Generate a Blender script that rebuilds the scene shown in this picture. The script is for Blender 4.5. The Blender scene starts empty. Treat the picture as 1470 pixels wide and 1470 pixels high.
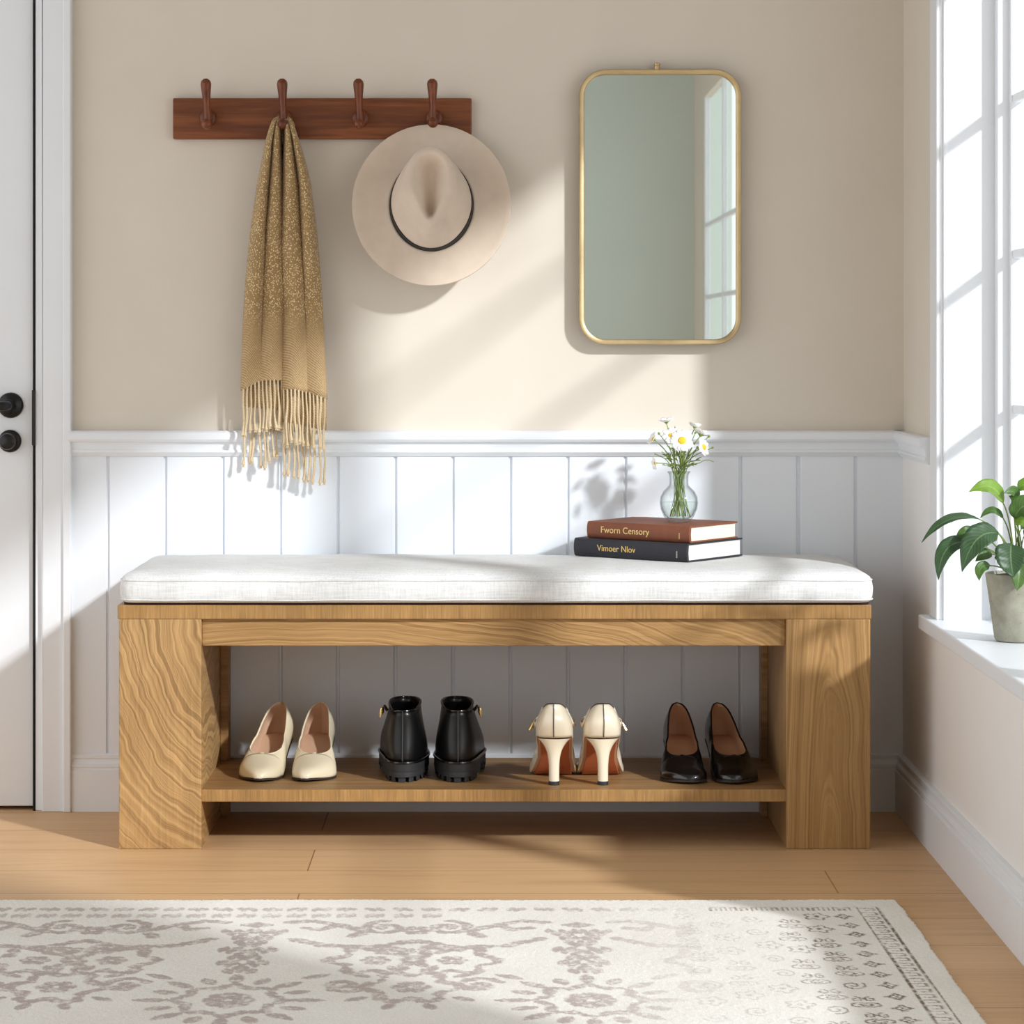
import bpy, bmesh, math, random
import numpy as np
from mathutils import Vector, Matrix

SC = bpy.context.scene
COL = SC.collection
PI = math.pi
random.seed(7)
RNG = np.random.default_rng(7)

# ------------------------------------------------------------------ view geometry
# back wall is the plane Y = 0, the floor Z = 0; the camera looks along +Y
F, VX, VY, EYE, DIST = 3840.0, 715.0, 480.0, 0.98533, 5.54


def S(Y):
    return F / (DIST + Y)


def W(px, py, Y):
    s = S(Y)
    return Vector(((px - VX) / s, Y, EYE - (py - VY) / s))


def floor_pt(px, py):
    s = (py - VY) / EYE
    return Vector(((px - VX) / s, F / s - DIST, 0.0))


# ------------------------------------------------------------------ camera, light, exposure
cam = bpy.data.cameras.new('camera')
cam.sensor_width = 36.0
cam.lens = F / 1470.0 * 36.0
cam.shift_x = (735 - VX) / 1470.0
cam.shift_y = (VY - 735) / 1470.0
cam.clip_start = 0.05
camo = bpy.data.objects.new('camera', cam)
camo.location = (0, -DIST, EYE)
camo.rotation_euler = (PI / 2, 0, 0)
COL.objects.link(camo)
SC.camera = camo

world = bpy.data.worlds.new('sky')
SC.world = world
world.use_nodes = True
bg = world.node_tree.nodes['Background']
bg.inputs[0].default_value = (0.955, 0.975, 1.0, 1)
bg.inputs[1].default_value = 1.62

sun = bpy.data.lights.new('sun', 'SUN')
sun.energy = 3.8
sun.angle = math.radians(3.2)
sun.color = (0.955, 0.985, 1.02)
suno = bpy.data.objects.new('sun', sun)
SUN = Vector((-0.92, 1.0, -0.66)).normalized()
suno.rotation_euler = SUN.to_track_quat('-Z', 'Y').to_euler()
suno.location = (6, -7, 5)
COL.objects.link(suno)

SC.view_settings.view_transform = 'Standard'
SC.view_settings.look = 'None'
SC.view_settings.gamma = 1.0
SC.view_settings.use_curve_mapping = False
SC.view_settings.exposure = -0.05
SC.cycles.max_bounces = 10
SC.cycles.diffuse_bounces = 6
SC.cycles.transparent_max_bounces = 24
SC.cycles.caustics_reflective = False
SC.cycles.caustics_refractive = False


# ------------------------------------------------------------------ helpers
def lin(c):
    return tuple(((v / 255.0) / 12.92 if v / 255.0 <= 0.04045 else ((v / 255.0 + 0.055) / 1.055) ** 2.4) for v in c)


def loc_of(o):
    v = Vector((0, 0, 0))
    while o is not None:
        v = v + Vector(o.location)
        o = o.parent
    return v


class MB:
    def __init__(s):
        s.v, s.f, s.mi, s.uv = [], [], [], {}

    def add(s, verts, faces, mi=0):
        n = len(s.v)
        s.v += [Vector(v) for v in verts]
        for f in faces:
            s.f.append([i + n for i in f])
            s.mi.append(mi)
        return n

    def box(s, x0, x1, y0, y1, z0, z1, mi=0):
        if x0 > x1: x0, x1 = x1, x0
        if y0 > y1: y0, y1 = y1, y0
        if z0 > z1: z0, z1 = z1, z0
        s.add([(x0, y0, z0), (x1, y0, z0), (x1, y1, z0), (x0, y1, z0), (x0, y0, z1), (x1, y0, z1), (x1, y1, z1), (x0, y1, z1)],
              [(0, 3, 2, 1), (4, 5, 6, 7), (0, 1, 5, 4), (1, 2, 6, 5), (2, 3, 7, 6), (3, 0, 4, 7)], mi)

    def rings(s, rings, closed=True, cap0=True, cap1=True, mi=0):
        n = len(rings[0])
        base = len(s.v)
        for r in rings:
            s.v += [Vector(p) for p in r]
        for k in range(len(rings) - 1):
            for i in range(n if closed else n - 1):
                j = (i + 1) % n
                s.f.append([base + k * n + i, base + k * n + j, base + (k + 1) * n + j, base + (k + 1) * n + i])
                s.mi.append(mi)
        if cap0:
            s.f.append([base + i for i in range(n)][::-1]); s.mi.append(mi)
        if cap1:
            s.f.append([base + (len(rings) - 1) * n + i for i in range(n)]); s.mi.append(mi)

    def tube(s, pts, rad, seg=8, cap=True, mi=0, flat=1.0):
        pts = [Vector(p) for p in pts]
        if not hasattr(rad, '__len__'):
            rad = [rad] * len(pts)
        rings = []
        prev = None
        for i, p in enumerate(pts):
            a = pts[max(i - 1, 0)]; b = pts[min(i + 1, len(pts) - 1)]
            t = (b - a)
            if t.length < 1e-9: t = Vector((0, 0, 1))
            t.normalize()
            if prev is None:
                ref = Vector((0, 1, 0)) if abs(t.y) < 0.9 else Vector((1, 0, 0))
                u = t.cross(ref).normalized()
            else:
                u = (prev - t * prev.dot(t))
                u = u.normalized() if u.length > 1e-9 else t.orthogonal().normalized()
            prev = u
            w = t.cross(u)
            rings.append([p + (u * math.cos(2 * PI * k / seg) + w * math.sin(2 * PI * k / seg) * flat) * rad[i] for k in range(seg)])
        s.rings(rings, True, cap, cap, mi)

    def lathe(s, prof, c, axis='z', seg=40, cap0=True, cap1=True, mi=0):
        c = Vector(c)
        rings = []
        for r, h in prof:
            ring = []
            for k in range(seg):
                a = 2 * PI * k / seg
                if axis == 'z': p = Vector((r * math.cos(a), r * math.sin(a), h))
                elif axis == 'y': p = Vector((r * math.cos(a), -h, r * math.sin(a)))   # h grows towards -Y
                else: p = Vector((h, r * math.cos(a), r * math.sin(a)))
                ring.append(c + p)
            rings.append(ring)
        s.rings(rings, True, cap0, cap1, mi)

    def extrude(s, prof, axis, a, b, mi=0):
        """closed 2D profile swept along an axis; profile pairs fill the other two axes in x,y,z order"""
        def mk(p, t):
            if axis == 'x': return (t, p[0], p[1])
            if axis == 'y': return (p[0], t, p[1])
            return (p[0], p[1], t)
        s.rings([[mk(p, a) for p in prof], [mk(p, b) for p in prof]], True, True, True, mi)

    def grid(s, rows, closed=False, mi=0, flip=False, uv=False):
        n = len(rows[0]); m = len(rows)
        base = len(s.v)
        for r in rows:
            s.v += [Vector(p) for p in r]
        if uv:
            for k in range(m):
                for i in range(n):
                    s.uv[base + k * n + i] = (i / (n - 1), k / (m - 1))
        for k in range(m - 1):
            for i in range(n if closed else n - 1):
                j = (i + 1) % n
                f = [base + k * n + i, base + k * n + j, base + (k + 1) * n + j, base + (k + 1) * n + i]
                s.f.append(f[::-1] if flip else f); s.mi.append(mi)

    def xform(s, fn):
        s.v = [Vector(fn(v)) for v in s.v]
        return s

    def build(s, name, mats, parent=None, smooth=True, bevel=0, bseg=2, angle=40, weld=True, recalc=True, solid=None, subsurf=0):
        o0 = loc_of(parent) if parent is not None else Vector((0, 0, 0))
        me = bpy.data.meshes.new(name)
        me.from_pydata([tuple(v - o0) for v in s.v], [], s.f)
        mats = mats if isinstance(mats, (list, tuple)) else [mats]
        for m in mats: me.materials.append(m)
        for p, mi in zip(me.polygons, s.mi): p.material_index = mi
        if s.uv:
            ul = me.uv_layers.new(name='UVMap')
            for lp in me.loops:
                ul.data[lp.index].uv = s.uv.get(lp.vertex_index, (0, 0))
        if weld or recalc:
            bm = bmesh.new(); bm.from_mesh(me)
            if weld: bmesh.ops.remove_doubles(bm, verts=bm.verts, dist=1e-5)
            if recalc: bmesh.ops.recalc_face_normals(bm, faces=bm.faces)
            bm.to_mesh(me); bm.free()
        if smooth:
            me.polygons.foreach_set('use_smooth', [True] * len(me.polygons))
            me.set_sharp_from_angle(angle=math.radians(angle))
        o = bpy.data.objects.new(name, me)
        COL.objects.link(o)
        if parent is not None: o.parent = parent
        if bevel:
            b = o.modifiers.new('bevel', 'BEVEL'); b.width = bevel; b.segments = bseg; b.limit_method = 'ANGLE'; b.angle_limit = math.radians(35)
        if solid:
            m = o.modifiers.new('solid', 'SOLIDIFY'); m.thickness = solid[0]; m.offset = solid[1]
            if len(solid) > 2: m.material_offset = solid[2]
        if subsurf:
            m = o.modifiers.new('sub', 'SUBSURF'); m.levels = subsurf; m.render_levels = subsurf
        return o


def tag(o, label=None, cat=None, group=None, kind=None):
    if label: o['label'] = label
    if cat: o['category'] = cat
    if group: o['group'] = group
    if kind: o['kind'] = kind
    return o


def thing(name, loc, label, cat, group=None):
    o = bpy.data.objects.new(name, None)
    o.empty_display_size = 0.05
    o.location = loc
    COL.objects.link(o)
    return tag(o, label, cat, group)


def struct(o, label, cat):
    return tag(o, label, cat, None, 'structure')


def lerp(a, b, t): return a + (b - a) * t


def sstep(a, b, x):
    t = min(1, max(0, (x - a) / (b - a)))
    return t * t * (3 - 2 * t)


def interp(x, xs, ys):
    return float(np.interp(x, xs, ys))


def bez(p0, p1, p2, n):
    p0, p1, p2 = Vector(p0), Vector(p1), Vector(p2)
    return [p0 * (1 - t) ** 2 + p1 * 2 * t * (1 - t) + p2 * t * t for t in [i / n for i in range(n + 1)]]


# ------------------------------------------------------------------ materials
def newmat(name):
    m = bpy.data.materials.new(name); m.use_nodes = True
    nt = m.node_tree
    return m, nt, nt.nodes, nt.links, nt.nodes['Principled BSDF']


def N(nt, typ, **kw):
    n = nt.nodes.new(typ)
    for k, v in kw.items():
        if k.startswith('i_'):
            key = k[2:]
            n.inputs[int(key) if key.isdigit() else key].default_value = v
        else:
            setattr(n, k, v)
    return n


def mixc(nt, fac, a, b, blend='MIX'):
    n = nt.nodes.new('ShaderNodeMix'); n.data_type = 'RGBA'; n.blend_type = blend
    for sock, v in ((n.inputs[0], fac), (n.inputs[6], a), (n.inputs[7], b)):
        if isinstance(v, bpy.types.NodeSocket): nt.links.new(v, sock)
        elif isinstance(v, (int, float)): sock.default_value = v
        else: sock.default_value = (*v[:3], 1)
    return n.outputs[2]


def bump(nt, height, strength, dist):
    b = N(nt, 'ShaderNodeBump', i_Strength=strength, i_Distance=dist)
    nt.links.new(height, b.inputs['Height'])
    nt.links.new(b.outputs[0], nt.nodes['Principled BSDF'].inputs['Normal'])


def ocoord(nt, scale=(1, 1, 1), rot=(0, 0, 0), loc=(0, 0, 0)):
    t = N(nt, 'ShaderNodeTexCoord'); m = N(nt, 'ShaderNodeMapping')
    m.inputs['Scale'].default_value = scale; m.inputs['Rotation'].default_value = rot; m.inputs['Location'].default_value = loc
    nt.links.new(t.outputs['Object'], m.inputs['Vector'])
    return m.outputs[0]


def noise(nt, vec, scale, detail=4, rough=0.55, dist=0.0):
    n = N(nt, 'ShaderNodeTexNoise', i_Scale=scale, i_Detail=detail, i_Roughness=rough, i_Distortion=dist)
    if vec is not None: nt.links.new(vec, n.inputs['Vector'])
    return n.outputs[0]


def ramp(nt, fac, stops):
    r = N(nt, 'ShaderNodeValToRGB')
    e = r.color_ramp.elements
    while len(e) < len(stops): e.new(0.5)
    for el, (p, c) in zip(e, stops):
        el.position = p
        el.color = (*c[:3], 1) if hasattr(c, '__len__') else (c, c, c, 1)
    nt.links.new(fac, r.inputs[0])
    return r.outputs[0]


def plain(name, rgb, rough=0.5, metal=0.0, spec=0.5, var=0.0, vscale=8, bmp=None, coat=0.0, sheen=0.0, stretch=(1, 1, 1)):
    m, nt, nodes, links, b = newmat(name)
    c = lin(rgb)
    b.inputs['Base Color'].default_value = (*c, 1)
    b.inputs['Roughness'].default_value = rough
    b.inputs['Metallic'].default_value = metal
    b.inputs['Specular IOR Level'].default_value = spec
    b.inputs['Coat Weight'].default_value = coat
    b.inputs['Coat Roughness'].default_value = 0.08
    b.inputs['Sheen Weight'].default_value = sheen
    v = ocoord(nt, stretch)
    if var:
        n = noise(nt, v, vscale, 5)
        d = tuple(x * (1 - var) for x in c); l = tuple(min(1, x * (1 + var)) for x in c)
        links.new(ramp(nt, n, [(0.3, d), (0.7, l)]), b.inputs['Base Color'])
    if bmp:
        bump(nt, noise(nt, v, bmp[0], 3), bmp[1], bmp[2])
    return m


def wood(name, dark, mid, light, axis='z', ring=None, ringscale=30, fibre=220, contrast=1.0, rough=0.45, edge=False, distort=0.5, bs=0.25, bigvar=6.0):
    """ring=(ox, oy, oz, sx, sy, sz): elliptical growth rings about a centre; otherwise long streaks along the axis"""
    m, nt, nodes, links, b = newmat(name)
    d, md, l = lin(dark), lin(mid), lin(light)
    st = {'x': (0.05, 1, 1), 'y': (1, 0.05, 1), 'z': (1, 1, 0.05)}[axis]
    vf = ocoord(nt, st)
    fine = noise(nt, vf, fibre, 3, 0.6)
    broad = noise(nt, vf, bigvar * 4, 4, 0.6, 0.4)
    if ring:
        vr = ocoord(nt, ring[3:6], (0, 0, 0), ring[0:3])
        nz = noise(nt, ocoord(nt, (1, 1, 1)), 5, 3, 0.5)
        add = N(nt, 'ShaderNodeVectorMath', operation='ADD')
        sc = N(nt, 'ShaderNodeVectorMath', operation='SCALE'); sc.inputs['Scale'].default_value = 0.05 * distort
        links.new(nz, sc.inputs[0]); links.new(vr, add.inputs[0]); links.new(sc.outputs[0], add.inputs[1])
        ln = N(nt, 'ShaderNodeVectorMath', operation='LENGTH'); links.new(add.outputs[0], ln.inputs[0])
        mul = N(nt, 'ShaderNodeMath', operation='MULTIPLY', i_1=ringscale); links.new(ln.outputs['Value'], mul.inputs[0])
        n1 = N(nt, 'ShaderNodeTexNoise', noise_dimensions='1D', i_Scale=1.0, i_Detail=3.0, i_Roughness=0.75)
        links.new(mul.outputs[0], n1.inputs['W'])
        band = n1.outputs[0]
    else:
        band = noise(nt, vf, bigvar * 10, 5, 0.65, 0.6)
    c1 = ramp(nt, band, [(0.34, d), (0.5, md), (0.64, l)])
    c2 = ramp(nt, fine, [(0.32, tuple(x * 0.72 for x in md)), (0.55, tuple(x * 1.0 for x in md)), (0.72, l)])
    c = mixc(nt, 0.36 if not edge else 0.75, c1, c2)
    bf = ramp(nt, broad, [(0.35, 0.86), (0.65, 1.06)])
    c = mixc(nt, 0.8 * contrast if contrast < 1 else 0.8, c, bf, 'MULTIPLY')
    links.new(c, b.inputs['Base Color'])
    b.inputs['Roughness'].default_value = rough
    b.inputs['Specular IOR Level'].default_value = 0.35
    mixh = N(nt, 'ShaderNodeMath', operation='ADD'); links.new(fine, mixh.inputs[0]); links.new(band, mixh.inputs[1])
    bump(nt, mixh.outputs[0], bs, 0.0015)
    return m


M = {}
M['wall_paint'] = plain('beige plaster paint', (219, 210, 197), 0.85, spec=0.2, var=0.02, vscale=5, bmp=(60, 0.06, 0.002))
M['grey_green'] = plain('grey green wall paint', (218, 228, 224), 0.9, spec=0.2, var=0.02, vscale=2)
M['ceiling'] = plain('white ceiling paint', (176, 174, 171), 0.9, spec=0.2, var=0.01)
M['white'] = plain('white satin paint', (230, 233, 237), 0.4, spec=0.4, var=0.012, vscale=6, bmp=(35, 0.03, 0.001))
M['panel'] = plain('white panel paint', (229, 233, 239), 0.45, spec=0.4, var=0.012, vscale=6, bmp=(40, 0.08, 0.002), stretch=(1, 1, 0.08))
M['dado'] = plain('white dado paint', (238, 235, 232), 0.5, spec=0.4, var=0.012, vscale=6)
M['black_metal'] = plain('black bronze metal', (44, 42, 42), 0.32, 0.6, var=0.1)
M['gap_shade'] = plain('black gap shade', (14, 12, 11), 0.9, var=0.1)  # near black colour standing in for shade in the door gap
M['brass'] = plain('brushed brass', (204, 180, 136), 0.4, 0.8, var=0.06, vscale=40)
M['gold'] = plain('gold buckle metal', (214, 182, 120), 0.25, 0.95, var=0.05, vscale=60)
M['walnut'] = wood('walnut board', (88, 46, 26), (120, 66, 36), (150, 88, 50), 'x', rough=0.42, fibre=160, bigvar=5)
M['walnut_peg'] = wood('walnut peg', (78, 38, 22), (112, 58, 33), (146, 82, 48), 'z', rough=0.28, fibre=180)
OD, OM, OL = (132, 100, 62), (172, 135, 88), (198, 160, 110)
M['oak_left'] = wood('oak swirling grain', OD, OM, OL, 'z', ring=(0.33, 0, -0.44, 1.0, 0.15, 0.80), ringscale=115, distort=1.3, bs=0.4)
M['oak_right'] = wood('oak straight grain', (134, 100, 60), (166, 128, 80), (190, 151, 101), 'z', ring=(-0.652, 0.02, -0.0051, 1.0, 0.1, 0.085), ringscale=85, distort=0.42, fibre=190, bs=0.3)
M['oak_apron'] = wood('oak cathedral grain', (138, 102, 60), (170, 132, 83), (192, 153, 102), 'x', ring=(0.13, 0, -0.445, 0.42, 0.3, 1.6), ringscale=120, distort=0.9, bs=0.4)
M['oak_edge'] = wood('oak end grain edge', (140, 104, 60), (166, 127, 77), (186, 147, 95), 'z', fibre=260, edge=True, bs=0.4)
M['oak_shelf'] = wood('oak shelf grain', (128, 93, 56), (160, 121, 77), (182, 142, 94), 'x', fibre=180)

# floor boards
def floor_mat():
    m, nt, nodes, links, b = newmat('honey oak floor boards')
    v = ocoord(nt, (1, 1, 1), (0, 0, 0), (0.35, 0.026, 0))
    br = N(nt, 'ShaderNodeTexBrick', i_Scale=1.0)
    br.inputs['Mortar Size'].default_value = 0.0013
    br.inputs['Mortar Smooth'].default_value = 0.2
    br.inputs['Brick Width'].default_value = 1.9
    br.inputs['Row Height'].default_value = 0.20
    br.inputs['Color1'].default_value = (*lin((214, 177, 135)), 1)
    br.inputs['Color2'].default_value = (*lin((207, 168, 124)), 1)
    br.inputs['Mortar'].default_value = (*lin((150, 110, 72)), 1)
    links.new(v, br.inputs['Vector'])
    vs = ocoord(nt, (0.09, 1, 1))
    g = noise(nt, vs, 22, 5, 0.6, 1.2)
    fine = noise(nt, ocoord(nt, (0.04, 1, 1)), 160, 3, 0.6)
    c = mixc(nt, 1.0, br.outputs[0], ramp(nt, g, [(0.3, (0.88, 0.85, 0.82)), (0.5, (1, 1, 1)), (0.75, (1.06, 1.06, 1.06))]), 'MULTIPLY')
    c = mixc(nt, 0.35, c, ramp(nt, fine, [(0.3, (0.88, 0.86, 0.84)), (0.6, (1.02, 1.02, 1.02))]), 'MULTIPLY')
    links.new(c, b.inputs['Base Color'])
    b.inputs['Roughness'].default_value = 0.45
    b.inputs['Specular IOR Level'].default_value = 0.25
    bump(nt, br.outputs[1], -0.3, 0.001)
    return m
M['floor'] = floor_mat()

# linen cushion
def linen(name, c0, c1, scale=900, b_=0.15):
    m, nt, nodes, links, b = newmat(name)
    a = noise(nt, ocoord(nt, (0.06, 1, 1)), scale * 0.35, 3, 0.7)
    c = noise(nt, ocoord(nt, (1, 1, 0.06)), scale * 0.35, 3, 0.7)
    d = noise(nt, ocoord(nt), 14, 4, 0.6)
    ad = N(nt, 'ShaderNodeMath', operation='ADD'); links.new(a, ad.inputs[0]); links.new(c, ad.inputs[1])
    ml = N(nt, 'ShaderNodeMath', operation='MULTIPLY', i_1=0.5); links.new(ad.outputs[0], ml.inputs[0])
    col = ramp(nt, ml.outputs[0], [(0.36, lin(c0)), (0.58, lin(c1))])
    col = mixc(nt, 0.5, col, ramp(nt, d, [(0.3, 0.88), (0.6, 1.0)]), 'MULTIPLY')
    links.new(col, b.inputs['Base Color'])
    b.inputs['Roughness'].default_value = 0.95
    b.inputs['Specular IOR Level'].default_value = 0.15
    bump(nt, ml.outputs[0], b_, 0.001)
    return m
M['linen'] = linen('pale grey linen', (204, 205, 205), (228, 228, 227))
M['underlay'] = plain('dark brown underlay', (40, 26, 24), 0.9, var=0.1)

# scarf cloth
def scarf_mat():
    m, nt, nodes, links, b = newmat('mustard woven scarf cloth')
    v = ocoord(nt)
    vo = N(nt, 'ShaderNodeTexVoronoi', i_Scale=260.0); links.new(v, vo.inputs['Vector'])
    dots = ramp(nt, vo.outputs['Distance'], [(0.22, 1.0), (0.42, 0.0)])
    n = noise(nt, v, 16, 3)
    sep = N(nt, 'ShaderNodeSeparateXYZ'); links.new(v, sep.inputs[0])
    # woven zigzag near the hems: rows of slanted threads
    w1 = N(nt, 'ShaderNodeTexWave', wave_type='BANDS', bands_direction='DIAGONAL', i_Scale=120.0, i_Distortion=3.0)
    w1.inputs['Detail Scale'].default_value = 4.0
    links.new(v, w1.inputs['Vector'])
    weave = ramp(nt, w1.outputs[0], [(0.25, 0.0), (0.75, 1.0)])
    fade = N(nt, 'ShaderNodeMapRange', i_1=-0.47, i_2=-0.38, i_3=0.0, i_4=1.0)
    links.new(sep.outputs['Z'], fade.inputs[0])
    base = mixc(nt, n, lin((142, 114, 76)), lin((170, 140, 98)))
    dm = N(nt, 'ShaderNodeMath', operation='MULTIPLY'); links.new(dots, dm.inputs[0]); links.new(fade.outputs[0], dm.inputs[1])
    up = mixc(nt, dm.outputs[0], base, lin((232, 210, 162)))
    low = mixc(nt, weave, lin((160, 132, 94)), lin((198, 170, 128)))
    c = mixc(nt, fade.outputs[0], low, up)
    links.new(c, b.inputs['Base Color'])
    b.inputs['Roughness'].default_value = 0.85
    b.inputs['Sheen Weight'].default_value = 0.15
    b.inputs['Specular IOR Level'].default_value = 0.2
    bump(nt, mixc(nt, fade.outputs[0], weave, dots), 0.25, 0.001)
    return m
M['scarf'] = scarf_mat()
M['tassel'] = plain('twisted scarf yarn', (206, 186, 152), 0.9, var=0.12, vscale=300, spec=0.15)
M['felt'] = plain('oatmeal wool felt', (214, 197, 179), 0.95, spec=0.1, var=0.04, vscale=30, bmp=(400, 0.12, 0.001), sheen=0.2)
M['hat_ribbon'] = plain('black grosgrain ribbon', (26, 24, 26), 0.6, var=0.1)
M['mirror'] = plain('silvered mirror', (226, 232, 228), 0.015, 1.0)
M['cream_leather'] = plain('cream patent leather', (228, 214, 184), 0.24, coat=0.35, var=0.02, vscale=10)
M['ivory_leather'] = plain('ivory patent leather', (236, 224, 200), 0.22, coat=0.35, var=0.02, vscale=10)
M['black_leather'] = plain('black polished leather', (12, 11, 12), 0.36, spec=0.35, coat=0.1, var=0.15, vscale=25, bmp=(60, 0.12, 0.002))
M['black_smooth'] = plain('black smooth leather', (15, 14, 15), 0.2, coat=0.4, var=0.1)
M['nude_lining'] = plain('nude leather lining', (200, 164, 136), 0.6, var=0.04)
M['tan_lining'] = plain('tan leather lining', (188, 142, 108), 0.6, var=0.04)
M['red_sole'] = plain('russet leather sole', (176, 96, 60), 0.5, var=0.06)
M['dark_sole'] = plain('dark shoe sole', (48, 38, 32), 0.5, var=0.1)
M['black_rubber'] = plain('charcoal rubber', (40, 40, 42), 0.62, var=0.1)
M['stitch'] = plain('dark seam', (60, 46, 38), 0.7, var=0.1)
M['boot_seam'] = plain('grey seam', (60, 60, 62), 0.6, var=0.1)
M['gilt'] = plain('gilt lettering', (226, 196, 130), 0.35, 0.6, var=0.03)
M['white_print'] = plain('pale lettering', (214, 208, 196), 0.5, var=0.02)
M['brown_cloth'] = plain('russet book cloth', (128, 76, 54), 0.6, spec=0.35, var=0.05, vscale=60, bmp=(500, 0.08, 0.001))
M['black_cloth'] = plain('charcoal book cloth', (48, 48, 54), 0.6, spec=0.35, var=0.05, vscale=60, bmp=(500, 0.08, 0.001))


def paper(name, rgb):
    m, nt, nodes, links, b = newmat(name)
    n = noise(nt, ocoord(nt, (0.02, 0.02, 1)), 1500, 2)
    c = lin(rgb)
    links.new(ramp(nt, n, [(0.35, tuple(x * 0.86 for x in c)), (0.6, c)]), b.inputs['Base Color'])
    b.inputs['Roughness'].default_value = 0.9
    return m
M['cream_paper'] = paper('cream page edges', (240, 230, 212))
M['white_paper'] = paper('white page edges', (243, 241, 236))


def glass(name, tint, fres=1.45, edge=0.75, rough=0.02):
    m, nt, nodes, links, b = newmat(name)
    nodes.remove(b)
    out = nodes['Material Output']
    tr = N(nt, 'ShaderNodeBsdfTransparent')
    lw = N(nt, 'ShaderNodeLayerWeight', i_Blend=0.35)
    links.new(ramp(nt, lw.outputs['Facing'], [(0.25, tint), (0.95, tuple(x * edge for x in tint))]), tr.inputs[0])
    gl = N(nt, 'ShaderNodeBsdfGlossy', i_Roughness=rough)
    lf = N(nt, 'ShaderNodeLayerWeight', i_Blend=0.5)
    mx = N(nt, 'ShaderNodeMixShader')
    links.new(ramp(nt, lf.outputs['Facing'], [(0.0, 0.03), (0.6, 0.05 * fres), (1.0, 0.22 * fres)]), mx.inputs[0]); links.new(tr.outputs[0], mx.inputs[1]); links.new(gl.outputs[0], mx.inputs[2])
    links.new(mx.outputs[0], out.inputs[0])
    return m
M['pane'] = glass('window glass', (0.985, 0.99, 0.988), 0.4, 0.97)
M['vase_glass'] = glass('clear vase glass', (0.97, 0.985, 0.98), 1.4, 0.62)
M['water'] = glass('clear water', (0.95, 0.97, 0.96), 0.6, 0.85)
M['petal'] = plain('white petals', (248, 248, 246), 0.7, var=0.02)
M['daisy_eye'] = plain('yellow flower disc', (234, 196, 50), 0.8, var=0.15, vscale=600, bmp=(700, 0.4, 0.001))
M['green_stem'] = plain('flower stems', (134, 156, 84), 0.6, var=0.15, vscale=40)
M['bud'] = plain('green bud', (126, 148, 62), 0.6, var=0.15, vscale=100)


def leaf_mat(name, rgb, vein):
    m, nt, nodes, links, b = newmat(name)
    uv = N(nt, 'ShaderNodeUVMap')
    sep = N(nt, 'ShaderNodeSeparateXYZ'); links.new(uv.outputs[0], sep.inputs[0])
    dx = N(nt, 'ShaderNodeMath', operation='SUBTRACT', i_1=0.5); links.new(sep.outputs[0], dx.inputs[0])
    ab = N(nt, 'ShaderNodeMath', operation='ABSOLUTE'); links.new(dx.outputs[0], ab.inputs[0])
    k = N(nt, 'ShaderNodeMath', operation='MULTIPLY_ADD', i_1=-0.55); links.new(ab.outputs[0], k.inputs[0]); links.new(sep.outputs[1], k.inputs[2])
    fr = N(nt, 'ShaderNodeMath', operation='MULTIPLY', i_1=11.0); links.new(k.outputs[0], fr.inputs[0])
    fc = N(nt, 'ShaderNodeMath', operation='PINGPONG', i_1=0.5); links.new(fr.outputs[0], fc.inputs[0])
    v1 = ramp(nt, fc.outputs[0], [(0.0, 0.55), (0.14, 0.0)])
    v2 = ramp(nt, ab.outputs[0], [(0.012, 1.0), (0.035, 0.0)])
    vv = mixc(nt, 1.0, v1, v2, 'ADD')
    n = noise(nt, ocoord(nt), 40, 4)
    c0 = lin(rgb)
    base = ramp(nt, n, [(0.3, tuple(x * 0.8 for x in c0)), (0.7, tuple(x * 1.15 for x in c0))])
    links.new(mixc(nt, vv, base, lin(vein)), b.inputs['Base Color'])
    b.inputs['Roughness'].default_value = 0.38
    b.inputs['Transmission Weight'].default_value = 0.0
    b.inputs['Subsurface Weight'].default_value = 0.0
    tl = N(nt, 'ShaderNodeBsdfTranslucent'); tl.inputs[0].default_value = (*lin(tuple(min(255, int(x * 1.25 + 20)) for x in rgb)), 1)
    mx = N(nt, 'ShaderNodeMixShader', i_0=0.35)
    links.new(b.outputs[0], mx.inputs[1]); links.new(tl.outputs[0], mx.inputs[2])
    links.new(mx.outputs[0], nodes['Material Output'].inputs[0])
    return m
M['leaf_dark'] = leaf_mat('dark green leaf', (62, 92, 58), (120, 146, 104))
M['leaf_mid'] = leaf_mat('mid green leaf', (82, 118, 56), (142, 166, 96))
M['leaf_light'] = leaf_mat('light green leaf', (126, 160, 62), (166, 190, 100))
M['plant_stem'] = plain('plant stalk', (118, 140, 70), 0.5, var=0.15)


def concrete():
    m, nt, nodes, links, b = newmat('grey green concrete')
    v = ocoord(nt)
    n = noise(nt, v, 30, 6, 0.6)
    vo = N(nt, 'ShaderNodeTexVoronoi', i_Scale=150.0); links.new(v, vo.inputs['Vector'])
    sel = noise(nt, v, 90, 1)
    pit = ramp(nt, vo.outputs['Distance'], [(0.10, 1.0), (0.2, 0.0)])
    pm = N(nt, 'ShaderNodeMath', operation='MULTIPLY'); links.new(pit, pm.inputs[0])
    links.new(ramp(nt, sel, [(0.56, 0.0), (0.62, 1.0)]), pm.inputs[1])
    c = ramp(nt, n, [(0.3, lin((138, 136, 120))), (0.7, lin((170, 168, 152)))])
    links.new(mixc(nt, pm.outputs[0], c, lin((90, 86, 74))), b.inputs['Base Color'])
    b.inputs['Roughness'].default_value = 0.75
    bump(nt, n, 0.2, 0.002)
    return m
M['concrete'] = concrete()
M['soil'] = plain('potting soil', (58, 44, 34), 0.95, var=0.4, vscale=120, bmp=(150, 0.8, 0.004))


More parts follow.
